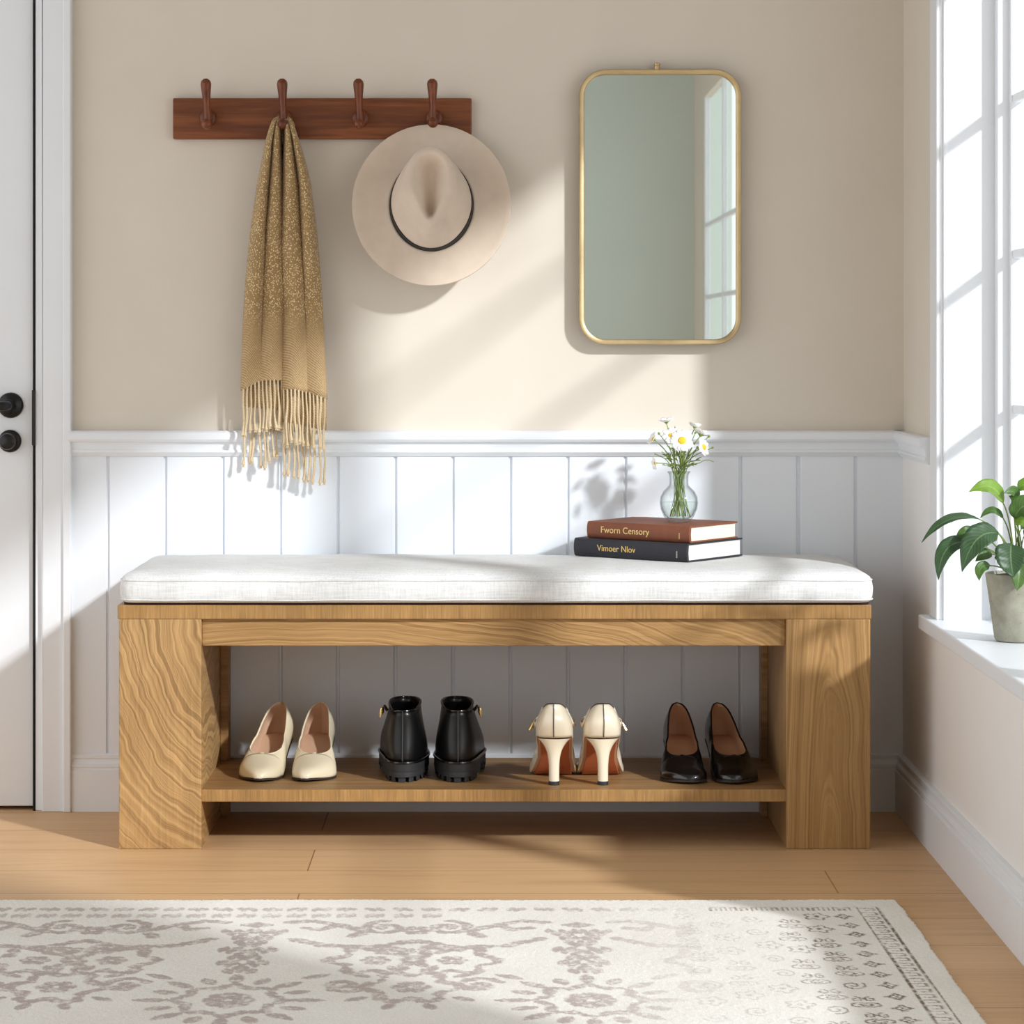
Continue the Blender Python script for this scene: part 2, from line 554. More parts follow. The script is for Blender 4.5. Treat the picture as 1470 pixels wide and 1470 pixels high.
def rug_mat():
    m, nt, nodes, links, b = newmat('cream and taupe rug pile')
    at = N(nt, 'ShaderNodeAttribute', attribute_name='pattern')
    sep = N(nt, 'ShaderNodeSeparateColor'); links.new(at.outputs['Color'], sep.inputs[0])
    v = ocoord(nt)
    wear = noise(nt, v, 70, 4, 0.7)
    wf = ramp(nt, wear, [(0.36, 0.25), (0.52, 1.0)])
    m1 = N(nt, 'ShaderNodeMath', operation='MULTIPLY'); links.new(sep.outputs[0], m1.inputs[0]); links.new(wf, m1.inputs[1])
    m2 = N(nt, 'ShaderNodeMath', operation='MULTIPLY'); links.new(sep.outputs[1], m2.inputs[0]); links.new(wf, m2.inputs[1])
    big = noise(nt, v, 5, 3)
    base = ramp(nt, big, [(0.3, lin((232, 228, 220))), (0.7, lin((240, 237, 230)))])
    c = mixc(nt, m1.outputs[0], base, lin((188, 176, 170)))
    c = mixc(nt, m2.outputs[0], c, lin((128, 112, 98)))
    grain = noise(nt, ocoord(nt, (1, 0.4, 1)), 420, 2, 0.7)
    c = mixc(nt, 0.6, c, ramp(nt, grain, [(0.3, 0.84), (0.65, 1.04)]), 'MULTIPLY')
    links.new(c, b.inputs['Base Color'])
    b.inputs['Roughness'].default_value = 1.0
    b.inputs['Specular IOR Level'].default_value = 0.05
    bump(nt, grain, 0.4, 0.002)
    return m
M['rug'] = rug_mat()

# ------------------------------------------------------------------ the setting
XR = 0.8397          # right wall face
XO = 1.0             # its outer face
CEIL = 2.5
XL = -2.3
YF = -5.95
WT = 1.93            # top of the side windows
YW0, YW1, YD1 = -0.455, -1.42, -2.78     # window_1 span, then near end of the added unseen window

mb = MB(); mb.box(XL, XO, YF, 0.1, -0.05, 0.0)
struct(mb.build('floor', M['floor'], smooth=False), 'honey oak board floor running under the bench and rug', 'floor')
mb = MB(); mb.box(XL, XO, YF, 0.1, CEIL, CEIL + 0.05)
struct(mb.build('ceiling', M['ceiling'], smooth=False), 'plain white ceiling above the entry', 'ceiling')

DX0, DX1, DZ = -1.86, W(50, 0, 0).x, 2.02
mb = MB()
mb.box(DX1, XO, 0, 0.1, 0, CEIL); mb.box(XL, DX0, 0, 0.1, 0, CEIL); mb.box(DX0, DX1, 0, 0.1, DZ, CEIL)
struct(mb.build('wall_back', M['wall_paint'], smooth=False), 'beige plaster back wall above white panelling', 'wall')
mb = MB()
mb.box(XR, XO, YW0, 0.0, 0, CEIL)
mb.box(XR, XO, YW1, YW0, 0, 0.414)
mb.box(XR, XO, YD1, YW1, 0, 0.25)  # wall kept low under the added window so sun comes in
mb.box(XR, XO, YD1, YW0, WT, CEIL)
mb.box(XR, XO, -3.72, YD1, 0, CEIL)
mb.box(XR, XR + 0.03, -5.45, -3.72, 0, 0.44); mb.box(XR, XR + 0.03, -5.45, -3.72, 1.95, CEIL)
mb.box(XR, XR + 0.03, YF, -5.45, 0, CEIL)
struct(mb.build('wall_right', M['wall_paint'], smooth=False), 'beige side wall holding the window', 'wall')
mb = MB(); mb.box(XL, XO, YF - 0.1, YF, 0, CEIL)
struct(mb.build('wall_front', M['grey_green'], smooth=False), 'grey green wall seen only in the mirror', 'wall')

# bead-board panelling with routed grooves
xa, xb = W(101, 0, -0.02).x, XR
gr = [(155 + 82.55 * k - VX) / S(-0.008) for k in range(14)]
prof = [(xa, 0.0), (xa, -0.009)]
for g in gr:
    prof += [(g - 0.0042, -0.009), (g - 0.0022, -0.0035), (g + 0.0022, -0.0035), (g + 0.0042, -0.009)]
prof += [(xb, -0.009), (xb, 0.0)]
mb = MB(); mb.extrude(prof, 'z', 0.0, 0.74)
struct(mb.build('trim_1', M['panel'], smooth=False), 'white bead board panelling on the lower back wall', 'panelling')

# chair rail on the back wall, the right wall
RP = [(0, 0.7865), (-0.026, 0.7865), (-0.031, 0.783), (-0.033, 0.776), (-0.032, 0.769), (-0.028, 0.764), (-0.021, 0.763), (-0.0185, 0.755), (-0.0175, 0.748),
      (-0.0205, 0.7465), (-0.0205, 0.742), (-0.015, 0.737), (-0.012, 0.7335), (0, 0.7335)]
mb = MB(); mb.extrude(RP, 'x', W(98, 0, -0.03).x, XR)
struct(mb.build('trim_2', M['white'], angle=30), 'white moulded chair rail along the back wall', 'moulding')
mb = MB(); mb.extrude([(XR + a * 0.75, z) for a, z in RP], 'y', -0.372, 0.0)
struct(mb.build('trim_3', M['white'], angle=30), 'short white chair rail between corner and window casing', 'moulding')

BP = [(0, 0), (-0.020, 0), (-0.020, 0.086), (-0.0165, 0.088), (-0.0165, 0.0905), (-0.0185, 0.092), (-0.0185, 0.098), (-0.013, 0.104), (-0.0125, 0.108), (-0.0145, 0.110), (-0.0145, 0.116), (-0.010, 0.119), (0, 0.119)]
mb = MB(); mb.extrude(BP, 'x', xa, XR)
struct(mb.build('baseboard_back', M['white'], angle=30), 'white moulded baseboard under the back wall panelling', 'baseboard')
mb = MB(); mb.extrude([(XR + a, z) for a, z in BP], 'y', YW1, 0.0)
struct(mb.build('baseboard_right', M['white'], angle=30), 'white moulded baseboard under the window', 'baseboard')

# painted dado below the window and the corner strip
mb = MB()
mb.box(XR - 0.003, XR + 0.001, -0.376, 0, 0.0, 0.735)
mb.box(XR - 0.003, XR + 0.001, YW1, -0.376, 0.0, 0.414)
struct(mb.build('trim_4', M['dado'], smooth=False), 'smooth white dado panel below the window sill', 'panelling')

# door casing
mb = MB()
c0, c1, c2 = W(60, 0, -0.02).x, W(91, 0, -0.02).x, W(102, 0, -0.02).x
mb.box(c0, c1, -0.020, 0, 0, DZ + 0.06)
mb.box(c1, c2, -0.027, 0, 0, DZ + 0.075)
mb.box(DX1 - 0.001, c0, -0.008, 0.06, 0, DZ)
mb.box(DX0 - 0.06, c0, -0.020, 0, DZ, DZ + 0.06)
mb.box(DX0 - 0.06, DX0, -0.020, 0, 0, DZ)
struct(mb.build('trim_5', M['white'], smooth=False, bevel=0.002), 'white casing around the entry door', 'moulding')

# the entry door
d = thing('door_1', (DX0, 0.02, 0), 'white flush entry door with black lever at the left edge', 'door')
struct(d, None, None)
mb = MB(); mb.box(DX0 + 0.004, W(48.4, 0, 0.002).x, 0.002, 0.042, 0.008, DZ - 0.004)
mb.build('door_leaf', M['white'], d, smooth=False, bevel=0.0025)
mb = MB(); mb.box(DX0 - 0.005, DX1 + 0.004, 0.05, 0.06, 0, DZ); mb.build('gap_shade_sheet', M['gap_shade'], d, smooth=False)  # black sheet behind the leaf so the gap reads as shaded
mb = MB(); mb.box(W(48.6, 0, 0.002).x, W(51.3, 0, -0.006).x, -0.0085, 0.05, 0.0, DZ); mb.build('gap_shade_strip', M['gap_shade'], d, smooth=False)['label'] = 'black strip painting the shade of the gap along the door edge'  # black strip filling the gap, its shade put into the colour
hc = W(14, 582, -0.01)
h = MB(); h.lathe([(0.0265, 0.0), (0.0265, 0.004), (0.0235, 0.009), (0.021, 0.010), (0.018, 0.011), (0.014, 0.014), (0.0115, 0.018), (0.0115, 0.03)], (hc.x, 0.002, hc.z), 'y', 40)
hd = h.build('door_handle', M['black_metal'], d)
hd['label'] = 'black lever handle on a round rose'
h = MB()
h.tube([(hc.x, -0.026, hc.z), (hc.x, -0.046, hc.z), (hc.x - 0.006, -0.054, hc.z), (hc.x - 0.03, -0.056, hc.z), (hc.x - 0.075, -0.056, hc.z), (hc.x - 0.11, -0.054, hc.z - 0.002)], [0.0095, 0.0095, 0.0095, 0.0088, 0.0085, 0.0075], 16)
h.build('lever', M['black_metal'], hd)
hc = W(13, 633.5, -0.01)
h = MB(); h.lathe([(0.0235, 0), (0.0235, 0.004), (0.021, 0.008), (0.019, 0.009)], (hc.x, 0.002, hc.z), 'y', 40)
dk = h.build('deadbolt', M['black_metal'], d); dk['label'] = 'round black deadbolt knob'
h = MB(); h.lathe([(0.012, 0.006), (0.012, 0.014), (0.0165, 0.018), (0.0172, 0.026), (0.0155, 0.031), (0.010, 0.034), (0.003, 0.035)], (hc.x - 0.001, 0.002, hc.z), 'y', 40)
h.build('knob', M['black_metal'], dk)
h = MB(); a, b_ = W(46.5, 560, -0.004), W(51.5, 639, -0.004)
h.box(a.x, b_.x, -0.012, 0.003, b_.z, a.z)
h.build('strike_plate', M['black_metal'], d, smooth=False, bevel=0.001)['label'] = 'dark metal plate on the door edge'

# the side window with its deep reveal
def sash(name, y0, y1, z0, z1, bars_z, bars_y, label, cat, stop=True, fx0=0.966, deep=0.034):
    f = MB()
    fx1 = fx0 + deep
    f.box(fx0, fx1, y0 - 0.045, y0, z0, z1); f.box(fx0, fx1, y1, y1 + 0.045, z0, z1)
    f.box(fx0, fx1, y1, y0, z0, z0 + 0.03); f.box(fx0, fx1, y1, y0, z1, z1 + 0.05)
    root = f.build(name, M['white'], smooth=False, bevel=0.002)
    struct(root, label, cat)
    if stop:
        t = MB(); t.box(0.944, 0.968, y0 - 0.03, y0, z0, z1)
        t.build('stop_bead', M['white'], root, smooth=False, bevel=0.002)
    for z in bars_z:
        t = MB(); t.box(fx0 + 0.004, fx0 + 0.022, y1 + 0.03, y0 - 0.03, z - 0.0085, z + 0.0085)
        t.build('muntin', M['white'], root, smooth=False, bevel=0.003)
    for y in bars_y:
        t = MB(); t.box(fx0 + 0.002, fx0 + 0.022, y - 0.010, y + 0.010, z0 + 0.03, z1)
        t.build('mullion', M['white'], root, smooth=False, bevel=0.003)
    p = MB(); p.box(fx0 + 0.012, fx0 + 0.0145, y1 + 0.03, y0 - 0.03, z0 + 0.03, z1 + 0.01)
    p.build('pane', M['pane'], root, smooth=False)
    return root

BZ = [0.845, 1.137, 1.430, 1.722]
w1 = sash('window_1', YW0, YW1, 0.442, WT + 0.02, [BZ[0], BZ[1], BZ[2], BZ[3]], [], 'white framed window with bars, behind the potted plant', 'window')
t = MB(); t.box(0.815, 0.97, YW1, -0.351, 0.4145, 0.4425)
t.build('window_sill', M['white'], w1, smooth=False, bevel=0.003)
t = MB()
t.box(XR - 0.0065, XR + 0.001, -0.455, -0.377, 0.4425, CEIL - 0.3)
t.build('casing', M['white'], w1, smooth=False, bevel=0.002)
t = MB(); t.box(XR + 0.006, XR + 0.013, -0.462, -0.4545, 0.4425, WT)
t.build('reveal_bead', M['white'], w1, smooth=False, bevel=0.0015)
t = MB(); t.box(XR + 0.001, 0.967, YW0 - 0.0015, YW0 + 0.002, 0.4425, WT); t.build('reveal', M['white'], w1, smooth=False)
d2 = sash('added_window', YW1, YD1, 0.25, WT + 0.02, BZ, [], 'added unseen low window letting sun onto the floor and rug', 'window', False)  # unseen window, added so the sun reaches the floor and rug
w3 = sash('window_3', -3.72, -5.45, 0.44, 1.97, [BZ[0], BZ[1], BZ[2]], [-4.585], 'barred window reflected in the brass mirror', 'window', fx0=0.842, deep=0.022)
t = MB(); t.box(0.80, 0.87, -5.5, -3.67, 0.412, 0.44); t.build('window_sill', M['white'], w3, smooth=False, bevel=0.003)

# ------------------------------------------------------------------ bench
YB = -0.42
def bx(px0, px1, py0, py1, Y):
    a, b = W(px0, py0, Y), W(px1, py1, Y)
    return a.x, b.x, b.z, a.z
bench = thing('bench', (-0.0065, -0.22, 0), 'long oak entry bench with thick slab legs and a shoe shelf', 'bench')
x0, x1, z0, z1 = bx(168.5, 1251, 868.5, 889, YB)
mb = MB(); mb.box(x0, x1, YB, -0.022, z0, z1)
mb.build('top', M['oak_edge'], bench, smooth=False, bevel=0.0018)
for (pa, pb, mt) in ((170.5, 289, 'oak_left'), (1128.5, 1249.5, 'oak_right')):
    xa_, xb_, _, _ = bx(pa, pb, 889, 1219, YB)
    mb = MB(); mb.box(xa_, xb_, YB, -0.024, 0, z0)
    mb.build('leg', M[mt], bench, smooth=False, bevel=0.002)['label'] = 'slab leg with swirling grain' if mt == 'oak_left' else 'slab leg with straight grain and a knot'
    if mt == 'oak_left': lx = xb_
    else: rx = xa_
x_, x__, za, zb = bx(288, 1128, 889, 927, YB + 0.012)
mb = MB(); mb.box(lx, rx, YB + 0.012, YB + 0.037, za, z0)
mb.build('apron', M['oak_apron'], bench, smooth=False, bevel=0.0015)
mb = MB(); mb.box(lx, rx, -0.06, -0.036, za, z0)
mb.build('back_rail', M['oak_shelf'], bench, smooth=False, bevel=0.0015)
# inner posts standing behind the front legs
ZS = EYE - (1133.5 - VY) / S(YB + 0.004)
zs0 = EYE - (1151 - VY) / S(YB + 0.004)
for xa_, xb_ in ((lx, W(331, 0, -0.03).x), (W(1090, 0, -0.03).x, rx)):
    mb = MB(); mb.box(xa_, xb_, -0.075, -0.026, 0, za)
    mb.build('back_post', M['oak_shelf'], bench, smooth=False, bevel=0.0015)
mb = MB(); mb.box(lx - 0.001, rx + 0.001, YB + 0.004, -0.03, zs0, ZS)
mb.build('shelf', [M['oak_shelf'], M['oak_edge']], bench, smooth=False, bevel=0.0012)
sh = [o for o in bench.children if o.name.startswith('shelf')][0]
for p in sh.data.polygons:
    if p.normal.y < -0.9: p.material_index = 1

# ------------------------------------------------------------------ cushion
ZT = z1                       # bench top height
def rrect(x0, x1, y0, y1, r, n=10, nx=90, ny=26):
    r = max(0.002, min(r, (x1 - x0) / 2 - 1e-3, (y1 - y0) / 2 - 1e-3))
    pts = []
    def arc(cx, cy, a0):
        for k in range(n): pts.append((cx + r * math.cos(a0 + PI / 2 * k / n), cy + r * math.sin(a0 + PI / 2 * k / n)))
    def seg(ax, ay, bx_, by_, m):
        for k in range(m): pts.append((lerp(ax, bx_, k / m), lerp(ay, by_, k / m)))
    seg(x0 + r, y0, x1 - r, y0, nx); arc(x1 - r, y0 + r, -PI / 2)
    seg(x1, y0 + r, x1, y1 - r, ny); arc(x1 - r, y1 - r, 0)
    seg(x1 - r, y1, x0 + r, y1, nx); arc(x0 + r, y1 - r, PI / 2)
    seg(x0, y1 - r, x0, y0 + r, ny); arc(x0 + r, y0 + r, PI)
    return pts
CX0, CX1, CY0, CY1 = W(170.5, 0, -0.43).x, W(1255, 0, -0.43).x, -0.432, -0.014
CZ0 = ZT + 0.004
TOPZ = 0.537
cush = thing('bench_cushion', (-0.004, -0.22, ZT), 'long pale grey linen seat cushion lying on the oak bench', 'cushion')
def cush_ring(inset, z, amp):
    pts = rrect(CX0 + inset, CX1 - inset, CY0 + inset, CY1 - inset, 0.034 - min(inset, 0.02))
    out = []
    for x, y in pts:
        w = amp * (math.sin(x * 23 + 1.3) * 0.5 + math.sin(x * 51 + y * 17) * 0.35 + math.sin(x * 9 - y * 30 + 2) * 0.5)
        out.append(Vector((x, y, z + w)))
    return out
cr = [(0.016, CZ0, 0), (0.006, CZ0 + 0.001, 0), (0.001, CZ0 + 0.005, 0.0003), (-0.001, CZ0 + 0.014, 0.0006), (-0.002, CZ0 + 0.028, 0.001), (0.0005, CZ0 + 0.041, 0.0012), (0.004, CZ0 + 0.049, 0.0012),
      (0.012, 0.526, 0.0012), (0.024, 0.531, 0.0012), (0.045, 0.5345, 0.0012), (0.08, 0.5365, 0.001), (0.13, TOPZ, 0.0008), (0.18, TOPZ, 0.0006), (0.205, TOPZ, 0.0003)]
mb = MB(); mb.rings([cush_ring(*c) for c in cr])
mb.build('cushion_body', M['linen'], cush, angle=180)
for ins, zz in ((-0.0005, CZ0 + 0.0065), (0.0005, CZ0 + 0.0435)):
    ring = cush_ring(ins, zz, 0.0008); ring.append(ring[0])
    mb = MB(); mb.tube(ring, 0.0015, 6, False); mb.build('piping', M['linen'], cush)
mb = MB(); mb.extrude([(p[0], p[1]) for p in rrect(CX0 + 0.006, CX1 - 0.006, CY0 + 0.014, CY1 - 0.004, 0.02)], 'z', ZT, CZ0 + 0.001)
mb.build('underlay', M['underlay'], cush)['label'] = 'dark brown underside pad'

# ------------------------------------------------------------------ books
def text_mesh(txt, size, extrude=0.0004, spacing=1.0):
    cu = bpy.data.curves.new('lettering', 'FONT'); cu.body = txt; cu.size = size; cu.extrude = extrude; cu.space_character = spacing
    o = bpy.data.objects.new('lettering', cu); COL.objects.link(o)
    dg = bpy.context.evaluated_depsgraph_get(); dg.update()
    me = bpy.data.meshes.new_from_object(o.evaluated_get(dg))
    vs = [v.co.copy() for v in me.vertices]; fs = [list(p.vertices) for p in me.polygons]
    bpy.data.objects.remove(o); bpy.data.curves.remove(cu); bpy.data.meshes.remove(me)
    return vs, fs
ANG = math.radians(37)
E1 = Vector((-math.cos(ANG), math.sin(ANG), 0)); E2 = Vector((math.sin(ANG), math.cos(ANG), 0)); EZ = Vector((0, 0, 1))
def book(corner, L, Wd, hgt, mcover, mpage, label, title, tpos, tsize, mark, mt, mm, edge_light=False):
    c = Vector(corner)
    ctr = c + E1 * L / 2 + E2 * Wd / 2
    b = thing('book', ctr, label, 'book', 'books stacked on the cushion')
    P = lambda a, d, z: c + E1 * a + E2 * d + EZ * z
    t = 0.0032
    m = MB()
    # case: C-shaped section (bottom board, rounded spine, top board) swept along the spine
    sec = [(Wd, 0), (Wd, t), (0.007, t), (0.0055, hgt / 2), (0.007, hgt - t), (Wd, hgt - t), (Wd, hgt), (0.004, hgt), (0.001, hgt * 0.92), (-0.0012, hgt * 0.7), (-0.0018, hgt * 0.5), (-0.0012, hgt * 0.3), (0.001, hgt * 0.08), (0.004, 0)]
    m.rings([[P(0, a, z) for a, z in sec], [P(L, a, z) for a, z in sec]])
    cov = m.build('cover', M[mcover], b, bevel=0.0007, angle=35)
    m = MB(); e = 0.004
    m.rings([[P(a, d_, z) for a, d_ in ((e, 0.006), (L - e, 0.006), (L - e, Wd - e), (e, Wd - e))] for z in (t * 0.98, hgt - t * 0.98)])
    m.build('page_block', M[mpage], b, smooth=False)['label'] = 'pale page edges'
    def put(txt, size, a, z, vert, mat_, nm, sp=1.0):
        vs, fs = text_mesh(txt, size, 0.0003, sp)
        q = MB(); out = []
        for v in vs:
            if vert: out.append(P(a - v.y * -1 * -1, -0.0019 - v.z, z + v.x) if False else P(a + v.y, -0.0019 - v.z, z + v.x))
            else: out.append(P(a - v.x, -0.0019 - v.z, z + v.y))
        q.add(out, fs); q.build(nm, M[mat_], cov, smooth=False, weld=False)
    put(title, tsize, tpos, hgt * 0.36, False, mt, 'spine_title')
    put(mark, 0.0056, 0.022, hgt * 0.22, True, mm, 'spine_mark')
    return b
s_ = S(-0.295)
ck = Vector(((986.5 - VX) / s_, -0.295, TOPZ + 0.0008))
book(ck, 0.272, 0.205, 0.0365, 'black_cloth', 'white_paper', 'charcoal hardback book with gilt title, lower of the two on the cushion', 'Vimoer Nlov', 0.214, 0.0175, 'mono', 'gilt', 'white_print')
s2 = S(-0.285)
cb = Vector(((990 - VX) / s2, -0.285, TOPZ + 0.0008 + 0.0368))
book(cb, 0.246, 0.178, 0.0335, 'brown_cloth', 'cream_paper', 'russet brown hardback book under the vase, upper of the two', 'Fworn Censory', 0.212, 0.0185, 'oooo', 'gilt', 'gilt')
BKZ = TOPZ + 0.0008 + 0.0368 + 0.0335

# ------------------------------------------------------------------ vase with daisies
VY_ = -0.155
vb = W(974.5, 0, VY_); VC = Vector((vb.x, VY_, BKZ + 0.0004))
vase = thing('vase', VC, 'round clear glass vase of water on the russet book', 'vase')
outer = [(0.0005, 0.0), (0.020, 0.0), (0.0235, 0.002), (0.030, 0.010), (0.0365, 0.025), (0.0385, 0.038), (0.0370, 0.050), (0.0315, 0.061), (0.0235, 0.069), (0.0198, 0.073), (0.0188, 0.078), (0.0188, 0.088), (0.0198, 0.095), (0.0225, 0.099), (0.0240, 0.1005)]
inner = [(0.0228, 0.1010), (0.0205, 0.0985), (0.0182, 0.094), (0.0172, 0.088), (0.0172, 0.078), (0.0182, 0.0722), (0.0222, 0.0675), (0.0302, 0.0595), (0.0355, 0.049), (0.0370, 0.038), (0.0350, 0.026), (0.0285, 0.012), (0.021, 0.006), (0.0005, 0.005)]
mb = MB(); mb.lathe(outer + inner, VC, 'z', 56); mb.build('glass_body', M['vase_glass'], vase, angle=180)
mb = MB(); mb.lathe([(0.0005, 0.0055), (0.0205, 0.0065), (0.028, 0.0125), (0.0345, 0.0262), (0.0363, 0.036), (0.0364, 0.0395), (0.0005, 0.0395)], VC, 'z', 48); mb.build('water', M['water'], vase, angle=30)

def stem_to(head, seed, bottom=None):
    r = random.Random(seed)
    a = r.uniform(0, 2 * PI); rr = r.uniform(0.004, 0.018)
    nk = VC + Vector((r.uniform(-0.009, 0.009), r.uniform(-0.008, 0.008), 0.080))
    base = VC + Vector((math.cos(a) * rr * 1.4, math.sin(a) * rr, 0.010))
    hd = Vector(head)
    rim = nk + Vector(((hd.x - nk.x) * 0.12, (hd.y - nk.y) * 0.12, 0.020))
    mid = rim + (hd - rim) * 0.5 + Vector((-(hd.x - rim.x) * 0.10, 0, 0.006))
    ctrl = [base, nk, rim, mid, hd]
    pts = []
    for i in range(len(ctrl) - 1):
        p0 = ctrl[max(i - 1, 0)]; p1 = ctrl[i]; p2 = ctrl[i + 1]; p3 = ctrl[min(i + 2, len(ctrl) - 1)]
        for k in range(6):
            t = k / 6
            pts.append(0.5 * ((2 * p1) + (p2 - p0) * t + (2 * p0 - 5 * p1 + 4 * p2 - p3) * t * t + (3 * p1 - p0 - 3 * p2 + p3) * t ** 3))
    pts.append(hd)
    return pts

def frame_of(n):
    n = Vector(n).normalized(); u = n.orthogonal().normalized(); return u, n.cross(u), n

def daisy(px, py, dy, R, normal, label, seed, disc=0.30, cup=0.15, npet=15):
    R *= 1.14
    head = W(px, py, VY_ + dy)
    base = thing('daisy', VC + Vector((0, 0, 0.01)), label, 'flower', 'daisies in the glass vase')
    u, v, n = frame_of(normal)
    mb = MB(); mb.tube(stem_to(head - n * 0.003, seed), 0.0011, 6); mb.build('stem', M['green_stem'], base)
    r = random.Random(seed + 50)
    mb = MB()
    for k in range(npet):
        a = 2 * PI * k / npet + r.uniform(-0.1, 0.1); RR = R * r.uniform(0.88, 1.08); wd = R * 0.19
        d = u * math.cos(a) + v * math.sin(a); sd = -u * math.sin(a) + v * math.cos(a)
        tl = r.uniform(-0.1, 0.1)
        rows = []
        for q in range(6):
            t = q / 5
            w = wd * (0.45 + 0.9 * math.sin(PI * min(0.98, 0.15 + 0.72 * t))) * (1 if t < 0.85 else 0.75)
            c = head + d * lerp(R * disc * 0.7, RR, t) + n * (R * (cup + tl) * (t ** 1.5))
            rows.append([c - sd * w, c + n * w * 0.18, c + sd * w])
        mb.grid(rows)
    mb.build('petals', M['petal'], base, solid=(0.0003, 0), recalc=False)
    mb = MB(); rd = R * disc
    prof = [(rd * math.cos(t * PI / 2 / 6), rd * 0.62 * math.sin(t * PI / 2 / 6)) for t in range(7)]
    rings = [[head + (u * math.cos(2 * PI * k / 18) + v * math.sin(2 * PI * k / 18)) * max(rr, 0.0002) + n * (hh + 0.0004) for k in range(18)] for rr, hh in prof]
    mb.rings(rings); mb.build('flower_disc', M['daisy_eye'], base)
    mb = MB()
    rings = [[head + (u * math.cos(2 * PI * k / 12) + v * math.sin(2 * PI * k / 12)) * rr - n * hh for k in range(12)] for rr, hh in ((rd * 0.95, -0.0004), (rd * 0.85, 0.0012), (rd * 0.5, 0.003), (0.0012, 0.0045))]
    mb.rings(rings); mb.build('calyx', M['bud'], base)
    return base

daisy(979, 632.5, -0.030, 0.0205, (0.05, -0.9, 0.42), 'largest daisy, facing forward with a wide yellow centre', 1, 0.36, -0.12, 17)
daisy(963, 625, -0.018, 0.0165, (-0.15, -0.75, 0.6), 'daisy with an orange yellow centre, just left of the largest one', 2, 0.28, 0.05, 16)
daisy(956.5, 605.5, -0.004, 0.0150, (-0.1, -0.05, 1.0), 'tallest daisy, seen from the side above the left of the bunch', 3, 0.3, 0.35, 14)
daisy(938, 630.5, -0.012, 0.0140, (-0.85, -0.2, 0.45), 'daisy turned sideways at the left edge of the bunch', 4, 0.3, 0.3, 14)
daisy(940.5, 665, -0.016, 0.0115, (-0.9, -0.3, -0.1), 'small lowest daisy drooping at the left over the vase shoulder', 5, 0.28, 0.2, 12)
daisy(997.5, 613, -0.004, 0.0120, (0.15, 0.1, 1.0), 'small upright daisy at the upper right, seen from beneath', 6, 0.32, 0.6, 13)
daisy(1006, 624, -0.012, 0.0140, (0.35, 0.3, 0.9), 'daisy seen from behind its green calyx at the right', 7, 0.36, 0.4, 14)
daisy(1010, 642, -0.022, 0.0170, (0.80, -0.55, 0.25), 'daisy at the right showing a thin slice of yellow', 8, 0.33, 0.05, 16)

def budstem(px, py, dy, r, label, seed, grp='flower buds in the glass vase'):
    head = W(px, py, VY_ + dy)
    base = thing('flower_bud', VC + Vector((0, 0, 0.01)), label, 'flower bud', grp)
    pts = stem_to(head, seed)
    mb = MB(); mb.tube(pts, 0.0009, 6); mb.build('stem', M['green_stem'], base)
    d = (pts[-1] - pts[-2]).normalized(); u, v, n = frame_of(d)
    mb = MB()
    prof = [(r * 0.3, -r * 0.6), (r * 0.85, -r * 0.2), (r, r * 0.4), (r * 0.75, r * 1.1), (r * 0.25, r * 1.5)]
    mb.rings([[head + (u * math.cos(2 * PI * k / 12) + v * math.sin(2 * PI * k / 12)) * rr + n * hh for k in range(12)] for rr, hh in prof])
    mb.build('bud', M['bud'], base)
budstem(946.5, 623, -0.010, 0.0028, 'green bud on a thin stem between the two left daisies', 21)
budstem(969, 614, 0.0, 0.0016, 'tiny dark bud beside the tallest daisy', 22)
budstem(1017, 627, -0.006, 0.0028, 'green bud at the upper right edge of the bunch', 23)
budstem(1022, 643, -0.016, 0.0026, 'green bud farthest right in the bunch', 24)
budstem(1001, 643, -0.030, 0.0034, 'green bud in front of the right daisies', 25)
budstem(941, 652, -0.02, 0.0018, 'little dark bud sticking out left above the lowest daisy', 26)
budstem(998, 622, -0.014, 0.0024, 'small green bud under the upright right daisy', 27)

def sprig(px, py, dy, label, seed, leaves=7, arch=0.0):
    head = W(px, py, VY_ + dy)
    base = thing('leaf_sprig', VC + Vector((0, 0, 0.01)), label, 'greenery', 'green sprigs in the glass vase')
    pts = stem_to(head, seed)
    mb = MB(); mb.tube(pts, 0.0008, 5)
    mb.build('stem', M['green_stem'], base)
    r = random.Random(seed)
    mb = MB()
    for k in range(leaves):
        i = r.randint(14, len(pts) - 2)
        p = pts[i]; d = (pts[i + 1] - pts[i]).normalized()
        dr = (d + Vector((r.uniform(-0.9, 0.9), r.uniform(-0.9, 0.4), r.uniform(-0.1, 0.8)))).normalized()
        L = r.uniform(0.008, 0.018); sd = dr.cross(Vector((0, 1, 0.2))).normalized()
        rows = []
        for q in range(5):
            t = q / 4; w = 0.0014 * math.sin(PI * (0.1 + 0.85 * t))
            c = p + dr * L * t + Vector((0, 0, -0.003 * t * t))
            rows.append([c - sd * w, c + sd * w])
        mb.grid(rows)
    if leaves: mb.build('leaflets', M['bud'], base, solid=(0.0003, 0), recalc=False)
sp = [(950, 648, -0.03), (960, 640, -0.035), (968, 645, -0.02), (973, 640, -0.01), (985, 648, -0.03), (992, 646, -0.02), (990, 636, -0.005), (981, 650, -0.04), (957, 655, 0.0), (1003, 660, -0.02), (1000, 667, -0.03), (954, 668, -0.03)]
for i, (a, b_, c) in enumerate(sp):
    sprig(a, b_, c, 'thin green leafy sprig among the daisy stems above the vase rim', 60 + i, 8)
# long arching grass blade at the right
pts = bez(VC + Vector((0.002, 0, 0.09)), W(985, 662, VY_ - 0.02), W(1025, 663, VY_ - 0.02), 14)
pts[-2].z += 0.003; pts[-3].z += 0.004; pts[-4].z += 0.003
mb = MB(); mb.tube([VC + Vector((-0.004, 0.002, 0.012)), VC + Vector((0, 0, 0.05))] + pts, 0.0008, 5)
tag(mb.build('grass_stem', M['green_stem']), 'single curved bare stem arching out right over the vase rim', 'greenery')

